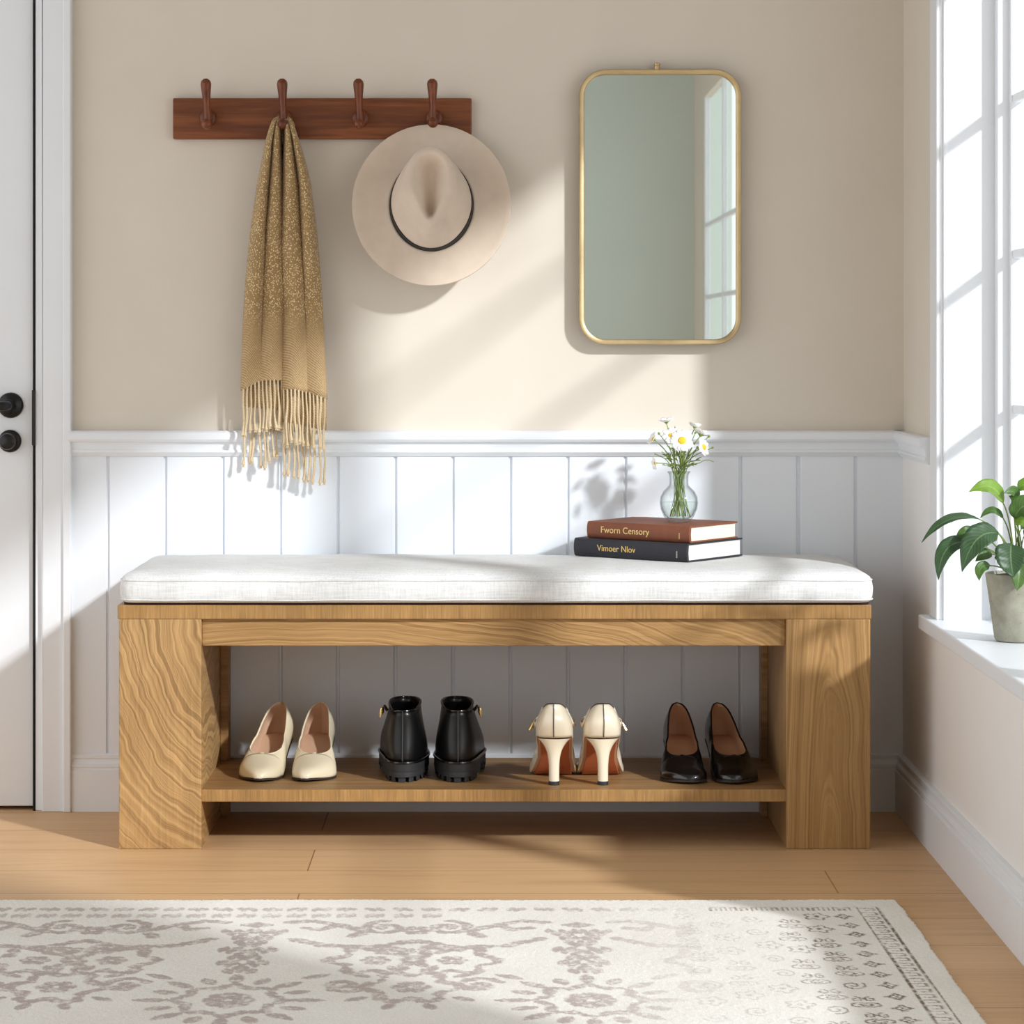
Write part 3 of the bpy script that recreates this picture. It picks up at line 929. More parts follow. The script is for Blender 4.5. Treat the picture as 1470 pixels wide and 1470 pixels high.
# ------------------------------------------------------------------ peg rack
x0, x1, z0, z1 = bx(248, 677, 141, 199.5, -0.02)
rack = thing('peg_rack', ((x0 + x1) / 2, 0, z0), 'dark walnut wall rack with four wooden pegs', 'coat rack')
mb = MB(); mb.box(x0, x1, -0.021, 0, z0, z1); mb.build('backboard', M['walnut'], rack, smooth=False, bevel=0.0025)
PEGX = (296.5, 406, 515.5, 621.5)
for i, px in enumerate(PEGX):
    rosc = W(px + 2, 170, -0.022); ball = W(px, 178 if i != 3 else 176, -0.082); tip = W(px - 1, 118, -0.074)
    m = MB()
    m.lathe([(0.0175, 0), (0.0175, 0.005), (0.0155, 0.008), (0.012, 0.010)], (rosc.x, -0.0205, rosc.z), 'y', 32)
    pg = m.build('peg', M['walnut_peg'], rack)
    m = MB()
    m.tube([(rosc.x, -0.024, rosc.z), (lerp(rosc.x, ball.x, .4), -0.045, lerp(rosc.z, ball.z, .25)), (ball.x, -0.066, ball.z + 0.003), (ball.x, -0.078, ball.z)], [0.0085, 0.007, 0.0072, 0.0085], 16)
    m.lathe([(0.0035, -0.0104), (0.008, -0.0077), (0.0108, -0.0025), (0.0108, 0.0025), (0.008, 0.0077), (0.0035, 0.0104)], (ball.x, ball.y, ball.z), 'y', 24)
    m.build('lower_knob', M['walnut_peg'], pg)
    m = MB()
    st = Vector((ball.x, -0.064, ball.z + 0.004))
    pts = [lerp(st, tip, t) for t in (0, 0.2, 0.45, 0.7, 0.88, 0.96, 1.03, 1.09)]
    pts[1].y += 0.002
    m.tube(pts, [0.0085, 0.0075, 0.0074, 0.0088, 0.0106, 0.0110, 0.0096, 0.004], 18)
    m.build('upper_prong', M['walnut_peg'], pg)

# ------------------------------------------------------------------ fedora hat
th = math.radians(9)
HC = W(619.5, 294, -0.060)
hx = Vector((1, 0, 0)); hy = Vector((0, math.sin(th), math.cos(th))); hn = Vector((0, -math.cos(th), math.sin(th)))
HP = lambda x, y, h: HC + hx * x + hy * y + hn * h
hat = thing('fedora_hat', HC, 'wide brimmed oatmeal felt hat hanging on the right peg', 'hat')
NS = 96
def ell(a, rx_, ry_, cy): return rx_ * math.cos(a), cy + ry_ * math.sin(a)
rows = []
for t in [0, .06, .14, .3, .5, .7, .85, .94, .98, 1.0]:
    r = []
    for k in range(NS):
        a = 2 * PI * k / NS
        xi, yi = ell(a, 0.086, 0.096, -0.002); xo, yo = ell(a, 0.1625, 0.1685, 0)
        hh = 0.004 * (1 - t) ** 6 + 0.010 * t ** 2.2 * (0.65 + 0.35 * math.cos(2 * a)) - 0.003 * math.sin(PI * t)
        if t > 0.97: hh -= 0.001
        r.append(HP(lerp(xi, xo, t), lerp(yi, yo, t), hh))
    rows.append(r)
mb = MB(); mb.grid(rows, True); mb.build('brim', M['felt'], hat, solid=(0.0032, 0), angle=180)
rows = []
CH = 0.108
def crown_pt(a, u, v):
    """u 0..1 up the side; v 0..1 inwards over the top"""
    e = u ** 1.25
    rx_, ry_, cy = lerp(0.0845, 0.053, e), lerp(0.0945, 0.081, e), lerp(-0.002, 0.016, e)
    h = CH * (1 - (1 - u) ** 1.35)
    x, y = ell(a, rx_, ry_, cy)
    # teardrop: the top narrows to a point at the front (image bottom)
    fy = (y - cy) / ry_
    x *= 1 - e * 0.52 * sstep(0.05, -1.0, fy) * (1 - 0.0)
    # side pinches near the front
    pin = math.exp(-((abs(math.degrees(math.atan2(-math.sin(a), abs(math.cos(a))))) - 42) / 17) ** 2) if math.sin(a) < 0 else 0
    pk = 0.20 * pin * math.exp(-((u - 0.60) / 0.26) ** 2)
    x *= 1 - pk; y = cy + (y - cy) * (1 - pk * 0.5)
    if v > 0:
        k = 1 - v
        x, y = x * k, cy + (y - cy) * k
        h += 0.0075 * math.sin(min(1, v / 0.30) * PI / 2) if v < 0.3 else 0.0075
        ylen = sstep(-0.062, -0.030, y) * sstep(0.092, 0.05, y)
        wid = lerp(0.012, 0.023, sstep(-0.05, 0.05, y))
        h -= 0.044 * math.exp(-(x / wid) ** 2) * ylen * sstep(0.05, 0.35, v)
    return HP(x, y, h + 0.003)
for u in [0, .05, .1, .17, .25, .33, .42, .5, .58, .66, .74, .82, .89, .95, 1.0]:
    rows.append([crown_pt(2 * PI * k / NS, u, 0) for k in range(NS)])
for v in [.03, .07, .12, .18, .24, .3, .38, .46, .54, .62, .7, .78, .86, .93, .98]:
    rows.append([crown_pt(2 * PI * k / NS, 1, v) for k in range(NS)])
mb = MB(); mb.grid(rows, True)
n0 = len(mb.v) - NS
mb.f.append([n0 + k for k in range(NS)]); mb.mi.append(0)
mb.build('crown', M['felt'], hat, angle=180, subsurf=1)
rows = []
for u, off in ((0.0, 0.0002), (0.0, 0.0018), (0.13, 0.0018), (0.13, 0.0002)):
    r = []
    for k in range(NS):
        p = crown_pt(2 * PI * k / NS, u, 0); c = HP(0, 0, (p - HC).dot(hn)); d = (p - c).normalized()
        r.append(p + d * off)
    rows.append(r)
mb = MB(); mb.grid(rows, True); mb.build('hat_band', M['hat_ribbon'], hat)['label'] = 'narrow black ribbon'

# ------------------------------------------------------------------ scarf
YSC = -0.052
scarf = thing('scarf', W(405, 172, YSC), 'mustard gold woven scarf with fringed ends hanging from the second peg', 'scarf')
KN_Y = [170, 174, 180, 190, 205, 232, 262, 330, 400, 480, 575]
LL = [400, 394, 389.5, 386, 382, 377, 371, 361, 354, 349, 346.5]
LR = [405, 404, 402, 401.5, 402, 403.5, 405, 406, 406.5, 407, 407]
RL = [406, 407, 409, 409.5, 408.5, 407, 406, 404.5, 404, 404, 405]
RR = [412, 417, 420.5, 424, 429, 437, 444.5, 453, 459.5, 464, 469]
def scarf_panel(L, R_, hem, Y0, amp, nf, shift, side):
    rows = []
    NU = 46
    ys = [170, 171.5, 173, 176, 180, 186, 194, 204] + list(np.linspace(216, 540, 34)) + [None] * 3
    for iy, py in enumerate(ys):
        row = []
        for i in range(NU + 1):
            u = i / NU
            hy_ = hem(u)
            if py is None: yy = lerp(540, hy_, (iy - (len(ys) - 3) + 1) / 3)
            else: yy = py
            xl, xr = interp(yy, KN_Y, L), interp(yy, KN_Y, R_)
            px = lerp(xl, xr, u)
            tdown = (yy - 170) / 400
            A = amp * interp(yy, [170, 178, 200, 300, 400, 560], [0.35, 0.8, 1.0, 0.9, 0.6, 0.32])
            gpos = 0.52 + 0.06 * side
            un = u / gpos * 0.5 if u < gpos else 0.5 + (u - gpos) / (1 - gpos) * 0.5
            f1 = abs(math.sin(2 * PI * un)) ** 0.8 if nf == 2 else math.sin(PI * u) ** 0.5
            f2 = math.sin(PI * u) ** 0.4
            k = interp(yy, [170, 260, 380, 500], [1.0, 1.0, 0.85, 0.35])
            f = lerp(f2, f1, k)
            rip = 0.0045 * math.sin(u * 9 + yy * 0.018 + side * 2) * sstep(260, 420, yy)
            Y = Y0 - A * f - rip
            if yy < 176: Y += 0.010 * ((176 - yy) / 6) ** 2
            p = W(px + shift, yy, Y)
            row.append(p)
        rows.append(row)
    return rows
hemLF = lambda u: interp(u, [0, 0.35, 0.6, 1], [561, 549, 546, 546])
hemRF = lambda u: interp(u, [0, 0.25, 0.6, 1], [560, 559, 564, 573])
hemLB = lambda u: interp(u, [0, 1], [584, 590])
hemRB = lambda u: interp(u, [0, 1], [606, 618])
panels = []
mb = MB()
for (L, R_, hem, Y0, amp, nf, sh, sd) in ((LL, LR, hemLF, -0.050, 0.040, 2, 0, -1), (RL, RR, hemRF, -0.053, 0.042, 2, 0, 1),):
    pn = scarf_panel(L, R_, hem, Y0, amp, nf, sh, sd); panels.append(pn); mb.grid(pn)
mb.build('front_drape', M['scarf'], scarf, solid=(0.0026, -1), weld=False, recalc=False, angle=180)
mb = MB()
back = []
for (L, R_, hem, Y0, amp, nf, sh, sd) in ((LL, LR, hemLB, -0.038, 0.010, 1, 2, -1), (RL, RR, hemRB, -0.040, 0.010, 1, -1, 1)):
    pn = scarf_panel(L, R_, hem, Y0, amp, nf, sh, sd); back.append(pn); mb.grid(pn)
mb.build('back_drape', M['scarf'], scarf, solid=(0.0026, -1), weld=False, recalc=False, angle=180)
mb = MB()
for sgn, xs in ((-1, (404, 395, 389)), (1, (407, 416, 422))):
    pts = [W(405.5, 172, -0.050), W(lerp(405, xs[1], .5), 169.5, -0.056), W(xs[1], 172, -0.060), W(xs[2], 181, -0.063)]
    mb.tube(pts, [0.0035, 0.0042, 0.0046, 0.003], 12)
mb.build('knot_fold', M['scarf'], scarf)
rt = random.Random(3)
def tassels(row, n, Ltab, sway):
    for k in range(n):
        u = (k + 0.5) / n
        i = u * (len(row) - 1); a = int(i); p = row[a].lerp(row[min(a + 1, len(row) - 1)], i - a)
        L = interp(u, [0, 0.5, 1], Ltab) * rt.uniform(0.94, 1.05)
        ph = rt.uniform(0, 6); s1 = rt.uniform(-1, 1)
        pts = []; rad = []
        for q in range(11):
            t = q / 10
            pts.append(p + Vector((sway * L * 0.03 * t + 0.0022 * math.sin(ph + t * 7) * t + s1 * 0.004 * t, -0.0015 + 0.002 * math.sin(ph * 2 + t * 5) * t, -L * t + 0.002)))
            rad.append(0.00215 * (1 + 0.18 * math.sin(t * 60 + ph)) if t < 0.88 else lerp(0.0021, 0.0040, (t - 0.88) / 0.12))
        m = MB(); m.tube(pts, rad, 7)
        for s in (-1, 0, 1):
            e = pts[-1]; m.tube([e + Vector((0, 0, 0.002)), e + Vector((s * 0.0022, 0.0005 * s, -0.005))], [0.0013, 0.0007], 5)
        m.build('tassel', M['tassel'], scarf)
tassels(panels[0][-1], 11, (0.098, 0.103, 0.100), 0.2)
tassels(panels[1][-1], 12, (0.112, 0.108, 0.103), 0.3)
tassels(back[0][-1], 9, (0.118, 0.118, 0.085), -0.2)
tassels(back[1][-1], 10, (0.105, 0.112, 0.112), 0.3)

# ------------------------------------------------------------------ mirror
YM = -0.034
a, b_ = W(831.5, 99.5, YM), W(1064.5, 494.5, YM)
mx0, mx1, mz0, mz1 = a.x, b_.x, b_.z, a.z
mir = thing('mirror', ((mx0 + mx1) / 2, 0, mz0), 'tall rounded mirror in a slim brass frame on the beige wall', 'mirror')
def rr2(x0, x1, z0, z1, r, n=14):
    pts = []
    for cx, cz, a0 in ((x1 - r, z1 - r, 0), (x0 + r, z1 - r, PI / 2), (x0 + r, z0 + r, PI), (x1 - r, z0 + r, 1.5 * PI)):
        for k in range(n + 1):
            t = a0 + PI / 2 * k / n; pts.append((cx + r * math.cos(t), cz + r * math.sin(t)))
    return pts
fw = 0.0105; R0 = 0.055
loops = []
for ins, y in ((0.0, 0.0), (0.0, YM + 0.002), (0.0015, YM), (fw - 0.002, YM), (fw, YM + 0.002), (fw, 0.0)):
    loops.append([(x, y, z) for x, z in rr2(mx0 + ins, mx1 - ins, mz0 + ins, mz1 - ins, R0 - ins)])
mb = MB(); mb.rings(loops + [loops[0]], True, False, False); mb.build('frame', M['brass'], mir, angle=50)
ins = fw - 0.001
lp = rr2(mx0 + ins, mx1 - ins, mz0 + ins, mz1 - ins, R0 - ins)
mb = MB(); mb.rings([[(x, -0.010, z) for x, z in lp], [(x, -0.024, z) for x, z in lp]]); mb.build('mirror_glass', M['mirror'], mir, smooth=False)
kx = W(943.5, 95, -0.02)
mb = MB(); mb.lathe([(0.006, 0), (0.006, 0.006), (0.0055, 0.010), (0.0065, 0.011), (0.0065, 0.014), (0.004, 0.016)], (kx.x, -0.017, mz1 - 0.001), 'z', 24); mb.build('hanging_knob', M['brass'], mir)

# ------------------------------------------------------------------ shoes
def place(rz, loc):
    m = Matrix.Rotation(rz, 4, 'Z'); L = Vector(loc)
    return lambda v: (m @ Vector(v)) + L

class Shoe:
    """local frame: heel at the origin, toe towards -Y"""
    def __init__(s, L, heel, wb, wh, ww, toe, throat, hh, side_h, throat_h, mir=1):
        s.L, s.heel, s.wb, s.wh, s.ww, s.toe, s.th, s.hh, s.side, s.thh, s.mir = L, heel, wb, wh, ww, toe, throat, hh, side_h, throat_h, mir
    def zs(s, t):
        return 0.004 + s.heel * (1 - sstep(0.10, 0.70, t) ** 1.0) + 0.004 * sstep(0.8, 1.0, t)
    def ws(s, t):
        if s.toe == 'point':
            xs = [0, .03, .08, .15, .25, .42, .55, .68, .78, .87, .93, .97, .99, 1.0]
            k = [0, .62, .88, 1, 1, 0, 0, 1, .90, .68, .47, .29, .17, 0.0]
        else:
            xs = [0, .03, .08, .15, .25, .42, .55, .68, .80, .89, .95, .98, .995, 1.0]
            k = [0, .62, .88, 1, 1, 0, 0, 1, .97, .80, .56, .36, .19, 0.0]
        ys = []
        for x, q in zip(xs, k):
            if x <= .25: ys.append(q * s.wh)
            elif x == .42: ys.append(s.ww)
            elif x == .55: ys.append(lerp(s.ww, s.wb, .6))
            else: ys.append(q * s.wb)
        # smooth
        return sum(interp(min(1, max(0, t + d)), xs, ys) for d in (-.012, 0, .012)) / 3 if 0.05 < t < 0.95 else interp(t, xs, ys)
    def cx(s, t):
        return s.mir * (0.006 * sstep(0.35, 0.75, t) - 0.010 * sstep(0.7, 1.0, t))
    def htop(s, t):
        if t < s.th:
            return interp(t, [0, .06, .2, .38, s.th - .02, s.th], [s.hh, s.hh * 0.97, s.hh * 0.80, s.side, s.thh, s.thh])
        q = (t - s.th) / (1 - s.th)
        return lerp(s.thh, 0.013, q ** 0.9) * math.sqrt(max(0.0, 1 - q ** 7)) + 0.002
    def wt(s, t):
        if t >= s.th: return 0.0
        q = (s.th - t) / 0.20
        rnd = math.sqrt(max(0, 1 - (1 - min(1, q)) ** 2.2))
        return s.ws(t) * interp(t, [0, .05, .1, .2, .35, .5, 1], [0.36, 0.42, 0.50, 0.68, 0.86, 0.92, 0.92]) * rnd
    def wall(s, t, f, side):
        ws, wt, z0, h = s.ws(t), s.wt(t), s.zs(t), s.htop(t)
        bl = interp(t, [0, .2, .45, 1], [1.12, 1.10, 1.04, 1.0])
        if t >= s.th - 0.2:
            k = min(1, max(0, (t - (s.th - 0.2)) / 0.2))
            p1 = (lerp(ws * bl * 1.03, ws * 1.10, k), h * lerp(0.55, 1.0, k))
        else: p1 = (ws * bl * 1.03, h * 0.55)
        x = ws * (1 - f) ** 2 + 2 * f * (1 - f) * p1[0] + f * f * wt
        z = 0 * (1 - f) ** 2 + 2 * f * (1 - f) * p1[1] + f * f * h
        back = sstep(0.16, 0.0, t) * (0.010 * math.sin(PI * min(1, f * 1.15)) - 0.004 * f)
        return (s.cx(t) + side * x, -t * s.L + back, z0 + z)
    def upper(s, nf=12):
        ts = [0, .004, .012, .025, .045, .07, .10, .14, .19, .25, .31, .37, .43, .48] + [s.th - d for d in (.10, .07, .045, .028, .015, .007, .002)] + [s.th + .0001, s.th + .02, s.th + .05, s.th + .09, s.th + .14]
        ts += [t for t in (.80, .85, .89, .92, .945, .965, .98, .99, .996, 1.0) if t > s.th + .15]
        ts = sorted(set(ts))
        mb = MB()
        for side in (1, -1):
            rows = [[s.wall(t, j / nf, side) for j in range(nf + 1)] for t in ts]
            mb.grid(rows, flip=(side == -1))
        return mb, ts
    def plate(s, k, dz0, dz1, t0=0.0, t1=1.0, n=30):
        mb = MB(); top, bot = [], []
        ts = [t0 + (t1 - t0) * (0.5 - 0.5 * math.cos(PI * i / n)) for i in range(n + 1)]
        for t in ts:
            w = s.ws(t) * k
            top.append([(s.cx(t) + w * q, -t * s.L, s.zs(t) + dz1) for q in (-1, -.5, 0, .5, 1)])
            bot.append([(s.cx(t) + w * q, -t * s.L, s.zs(t) + dz0) for q in (-1, -.5, 0, .5, 1)])
        mb.grid(top); mb.grid(bot, flip=True)
        mb.grid([[a[0], b[0]] for a, b in zip(top, bot)]); mb.grid([[b[4], a[4]] for a, b in zip(top, bot)])
        return mb
    def heel_mesh(s, tipr, tipy, p, tipx=1.0, cap=0.004):
        mb = MB(); rings = []
        nz = 18; n = 28
        L0 = s.L * 0.245
        for i in range(nz + 1):
            q = i / nz                           # 0 seat .. 1 tip
            e = 1 - (1 - q) ** p
            ring = []
            for k in range(n):
                a = 2 * PI * k / n
                cx_, cy_ = math.cos(a), math.sin(a)
                xs = s.wh * 0.94 * cx_ * (1 if cy_ > 0 else 1); ys = -L0 * 0.5 + L0 * 0.5 * (cy_ if cy_ > -0.75 else -0.75)
                xt = tipr * tipx * cx_; yt = tipy + tipr * cy_
                tt = min(0.9, max(0, -ys / s.L))
                zseat = s.zs(tt) - 0.0025
                z = lerp(zseat, cap, q)
                ring.append((lerp(xs, xt, e), lerp(ys, yt, e) , z))
            rings.append(ring)
        mb.rings(rings)
        tip = MB()
        tip.rings([[(tipr * 1.04 * tipx * math.cos(2 * PI * k / n), tipy + tipr * 1.04 * math.sin(2 * PI * k / n), z) for k in range(n)] for z in (0.0, cap + 0.0004)])
        return mb, tip

def pump(name, px_toe, toe_py, rz, shoe, mats, label, grp, tip, z=None, marks=True):
    T0 = Matrix.Rotation(rz, 4, 'Z')
    toe_local = T0 @ Vector((0, -shoe.L, 0))
    s = (toe_py - VY) / (EYE - ZS); Yt = F / s - DIST
    toe = Vector(((px_toe - VX) / s, Yt, ZS + 0.0004))
    loc = toe - toe_local
    fn = place(rz, loc)
    root = thing(name, loc, label, 'shoe', grp)
    mb, ts = shoe.upper(); mb.xform(fn).build('upper', [M[mats[0]], M[mats[1]]], root, solid=(0.0022, -1, 1), recalc=False, angle=180)
    # topline binding
    edge = [shoe.wall(t, 1.0, 1) for t in reversed([t for t in ts if t < shoe.th])] + [shoe.wall(t, 1.0, -1) for t in ts if t < shoe.th]
    edge = [shoe.wall(shoe.th, 1.0, 1)] + edge + [shoe.wall(shoe.th, 1.0, 1)]
    mb = MB(); mb.tube(edge, 0.0013, 6, False); mb.xform(fn).build('topline_binding', M[mats[0]], root)
    shoe.plate(0.96, 0.001, 0.0035, 0.01, 0.95).xform(fn).build('insole', M[mats[1]], root)
    shoe.plate(1.02, -0.0035, 0.0006).xform(fn).build('sole', M[mats[2]], root, smooth=False)
    hm, tp = shoe.heel_mesh(*tip); hh = hm.xform(fn).build('heel', M[mats[0]], root); tp.xform(fn).build('heel_tip', M['black_rubber'], hh)
    return root

cream = dict(L=0.215, heel=0.058, wb=0.0445, wh=0.031, ww=0.031, toe='point', throat=0.66, hh=0.066, side_h=0.046, throat_h=0.040)
G1 = 'cream pumps on the shoe shelf'
pump('pump_shoe', 367, 1124, math.radians(-9), Shoe(mir=-1, **cream), ('cream_leather', 'nude_lining', 'dark_sole'), 'cream pointed pump, left shoe of the cream pair nearest the left leg', G1, (0.011, -0.014, 1.6))
pump('pump_shoe', 440, 1124, math.radians(-4), Shoe(mir=1, **cream), ('cream_leather', 'nude_lining', 'dark_sole'), 'cream pointed pump, right shoe of the pair, beside the black boots', G1, (0.011, -0.014, 1.6))
blk = dict(L=0.215, heel=0.058, wb=0.0440, wh=0.030, ww=0.031, toe='round', throat=0.66, hh=0.068, side_h=0.046, throat_h=0.040)
G2 = 'black pumps on the shoe shelf'
pump('pump_shoe', 990, 1127, math.radians(3), Shoe(mir=-1, **blk), ('black_smooth', 'tan_lining', 'dark_sole'), 'black round toed pump, left shoe of its pair, beside the ivory heels', G2, (0.010, -0.014, 1.6))
pump('pump_shoe', 1061, 1127, math.radians(7), Shoe(mir=1, **blk), ('black_smooth', 'tan_lining', 'dark_sole'), 'black round toed pump, right shoe of its pair, nearest the right bench leg', G2, (0.010, -0.014, 1.6))

# ivory strapped heels seen from behind (toes towards the wall)
G3 = 'ivory strapped heels on the shoe shelf'
def strap_heel(px, py, rz, mirr, label):
    sh_ = Shoe(L=0.195, heel=0.088, wb=0.0465, wh=0.0355, ww=0.034, toe='round', throat=0.60, hh=0.066, side_h=0.044, throat_h=0.040, mir=mirr)
    s = (py - VY) / (EYE - ZS); Yh = F / s - DIST
    fn = place(PI + rz, (0, 0, 0))
    tipl = Vector(fn((0, -0.014, 0)))
    loc = Vector(((px - VX) / s, Yh + 0.012, ZS + 0.0004)) - tipl
    fn = place(PI + rz, loc)
    root = thing('strap_heel', loc, label, 'shoe', G3)
    mb, ts = sh_.upper(); mb.xform(fn).build('upper', [M['ivory_leather'], M['nude_lining']], root, solid=(0.0022, -1, 1), recalc=False, angle=180)
    edge = [sh_.wall(t, 1.0, 1) for t in reversed([t for t in ts if t < sh_.th])] + [sh_.wall(t, 1.0, -1) for t in ts if t < sh_.th]
    mb = MB(); mb.tube(edge, 0.0012, 6, False); mb.xform(fn).build('topline_binding', M['stitch'], root)
    sh_.plate(0.96, 0.001, 0.0035, 0.01, 0.95).xform(fn).build('insole', M['nude_lining'], root)
    sh_.plate(0.80, -0.004, 0.0006, 0.13).xform(fn).build('sole', M['red_sole'], root, smooth=False)['label'] = 'russet leather sole'
    hm, tp = sh_.heel_mesh(0.0102, -0.015, 4.6, 1.0, 0.0068); hh = hm.xform(fn).build('heel', M['ivory_leather'], root)
    tp.xform(fn).build('heel_tip', M['black_rubber'], hh)['label'] = 'black rubber heel tip'
    # back seam, heel seat line
    pts = [Vector(sh_.wall(0.0, f, 1)) + Vector((0, 0.0009, 0)) for f in [0.03 + 0.95 * i / 10 for i in range(11)]]
    mb = MB(); mb.tube(pts, 0.0008, 6); mb.xform(fn).build('back_seam', M['stitch'], root)
    # instep strap
    zt = sh_.zs(0.33) + 0.060
    y = -0.30 * sh_.L
    pts = []
    for k in range(25):
        a = PI * (-0.12 + 1.24 * k / 24)
        pts.append((0.040 * math.cos(a), y - 0.022 * math.sin(a), zt - 0.010 + 0.010 * math.sin(a)))
    w0 = Vector(sh_.wall(0.17, 0.97, 1)); w1_ = Vector(sh_.wall(0.17, 0.97, -1))
    pts = [w0] + pts + [w1_]
    up_, dn_ = [], []
    rows = [[Vector(p) + Vector((0, 0, -0.0045)), Vector(p) + Vector((0, 0, 0.0045))] for p in pts]
    mb = MB(); mb.grid(rows); stp = mb.xform(fn).build('strap', M['ivory_leather'], root, solid=(0.002, 0), angle=60)
    bx_ = mirr * 0.041
    m = MB(); c = Vector((bx_, y - 0.006, zt - 0.013))
    loop = [c + Vector((mirr * 0.001, dy * 0.008, dz * 0.0075)) for dy, dz in ((-1, -1), (1, -1), (1, 1), (-1, 1), (-1, -1))]
    m.tube(loop, 0.0014, 8); m.tube([c + Vector((0, -0.008, 0)), c + Vector((mirr * 0.002, 0.010, 0))], 0.0012, 8)
    m.tube([c + Vector((0, 0.004, 0.004)), c + Vector((mirr * 0.008, 0.006, -0.012))], [0.002, 0.003], 8)
    m.xform(fn).build('buckle', M['gold'], stp)['label'] = 'small gold buckle'
    return root
strap_heel(795.5, 1128, math.radians(-3), 1, 'ivory high heel seen from behind, left shoe of its pair')
strap_heel(866, 1128, math.radians(3), -1, 'ivory high heel seen from behind, right shoe, beside the black pumps')

# black ankle boots seen from behind
G4 = 'black ankle boots on the shoe shelf'
def boot(px, py, rz, mirr, label):
    s = (py - VY) / (EYE - ZS); Yh = F / s - DIST
    loc = Vector(((px - VX) / s, Yh + 0.002, ZS + 0.0004))
    fn = place(PI + rz, loc)
    root = thing('ankle_boot', loc, label, 'shoe', G4)
    L = 0.25
    def plan(a, y0, y1, wmax, wheel, asym):
        """foot outline, a around; y0 rear .. y1 front (towards -Y)"""
        c, sn = math.cos(a), math.sin(a)
        q = 0.5 - 0.5 * sn                                # 0 rear, 1 toe
        y = -lerp(y0, y1, q)
        x = abs(c) ** 0.8 * (1 if c >= 0 else -1)
        w = interp(q, [0, .25, .42, .68, .85, 1], [wheel, wheel, lerp(wheel, wmax, .45), wmax, wmax * 0.95, wmax * 0.8])
        return x * w + asym * (0.012 * sstep(0.3, 0.8, q)), y
    n = 56
    def ring(y0, y1, wm, wh, asym, z, dz=None):
        out = []
        for k in range(n):
            a = 2 * PI * k / n
            x, y = plan(a, y0, y1, wm, wh, asym)
            out.append((x, y, z + (dz(y) if dz else 0)))
        return out
    A = mirr
    # (z, rear y0, front y1, max half width, heel half width)
    lv = [(0.036, 0.004, L, 0.048, 0.040), (0.046, 0.000, L * 0.995, 0.049, 0.0425), (0.058, 0.001, L * 0.93, 0.0475, 0.0435), (0.070, 0.003, L * 0.82, 0.0465, 0.0425), (0.083, 0.005, L * 0.70, 0.0445, 0.0405),
          (0.098, 0.007, L * 0.60, 0.041, 0.0370), (0.113, 0.008, L * 0.54, 0.0365, 0.0335), (0.127, 0.008, L * 0.51, 0.0335, 0.0300), (0.138, 0.007, L * 0.50, 0.032, 0.0275)]
    dzt = lambda y: 0.012 * sstep(-0.02, -0.11, y)
    rings = [ring(y0, y1, wm, wh, A * sstep(0.14, 0.05, z), z, (lambda y, z=z: dzt(y) * sstep(0.09, 0.138, z))) for z, y0, y1, wm, wh in lv]
    mb = MB(); mb.rings(rings, True, True, False)
    mb.xform(fn).build('upper', [M['black_leather'], M['black_rubber']], root, solid=(0.003, -1), angle=180, recalc=True)
    top = rings[-1] + [rings[-1][0]]
    mb = MB(); mb.tube(top, 0.0022, 8, False); mb.xform(fn).build('collar', M['black_smooth'], root)
    # welt
    wl = ring(-0.003, L + 0.004, 0.051, 0.044, A, 0.038); mb = MB(); mb.tube(wl + [wl[0]], 0.0028, 8, False); mb.xform(fn).build('welt', M['black_smooth'], root)
    # lug sole: solid tread with notched lower edge, waist arch between heel and forefoot
    mb = MB(); rr = []
    nn = 168
    for z in (0.0, 0.0105, 0.0106, 0.020, 0.0205, 0.036):
        r = []
        for k in range(nn):
            a = 2 * PI * k / nn
            x, y = plan(a, -0.004, L + 0.005, 0.052, 0.0445, A)
            notch = (k // 3) % 3 == 0
            zz = z
            if notch and z == 0.0: zz = 0.009
            sc = 1.0
            if z <= 0.0105: sc = 0.965 if not notch else 0.92
            if z == 0.0205: sc = 0.985
            if -0.145 < y < -0.085 and z < 0.011: zz = max(zz, 0.012 * sstep(-0.145, -0.13, y) * sstep(-0.085, -0.10, y) + z)
            r.append((x * sc, -0.12 + (y + 0.12) * sc, zz))
        rr.append(r)
    mb.rings(rr); mb.xform(fn).build('lug_sole', M['black_rubber'], root, smooth=False)['label'] = 'chunky charcoal lug sole'
    # back seam
    pts = [Vector((0, -y0 + 0.0012, z)) for z, y0, y1, wm, wh in lv]
    mb = MB(); mb.tube(pts, 0.0011, 6); mb.xform(fn).build('back_seam', M['boot_seam'], root)
    # side strap with gold buckle
    zz = 0.136; side = mirr
    m = MB(); m.tube([(side * 0.032, -0.035, zz), (side * 0.039, -0.05, zz + 0.006), (side * 0.0425, -0.06, zz), (side * 0.0435, -0.062, zz - 0.01)], 0.0032, 8, flat=0.6)
    st = m.xform(fn).build('strap', M['black_smooth'], root)
    m = MB(); c = Vector((side * 0.0435, -0.050, zz - 0.004))
    m.tube([c + Vector((side * 0.001, 0.004, 0.006)), c + Vector((side * 0.002, 0.006, -0.004)), c + Vector((side * 0.003, 0.005, -0.012))], [0.0022, 0.0026, 0.0016], 8)
    m.tube([c + Vector((0, 0.007 * math.cos(t), 0.007 * math.sin(t))) for t in [2 * PI * i / 16 for i in range(17)]], 0.0012, 6, False)
    m.xform(fn).build('buckle', M['gold'], st)['label'] = 'small gold buckle'
boot(577.5, 1124, math.radians(-2), 1, 'black ankle boot seen from behind, left one of its pair')
boot(657.5, 1124, math.radians(2), -1, 'black ankle boot seen from behind, right one of its pair')

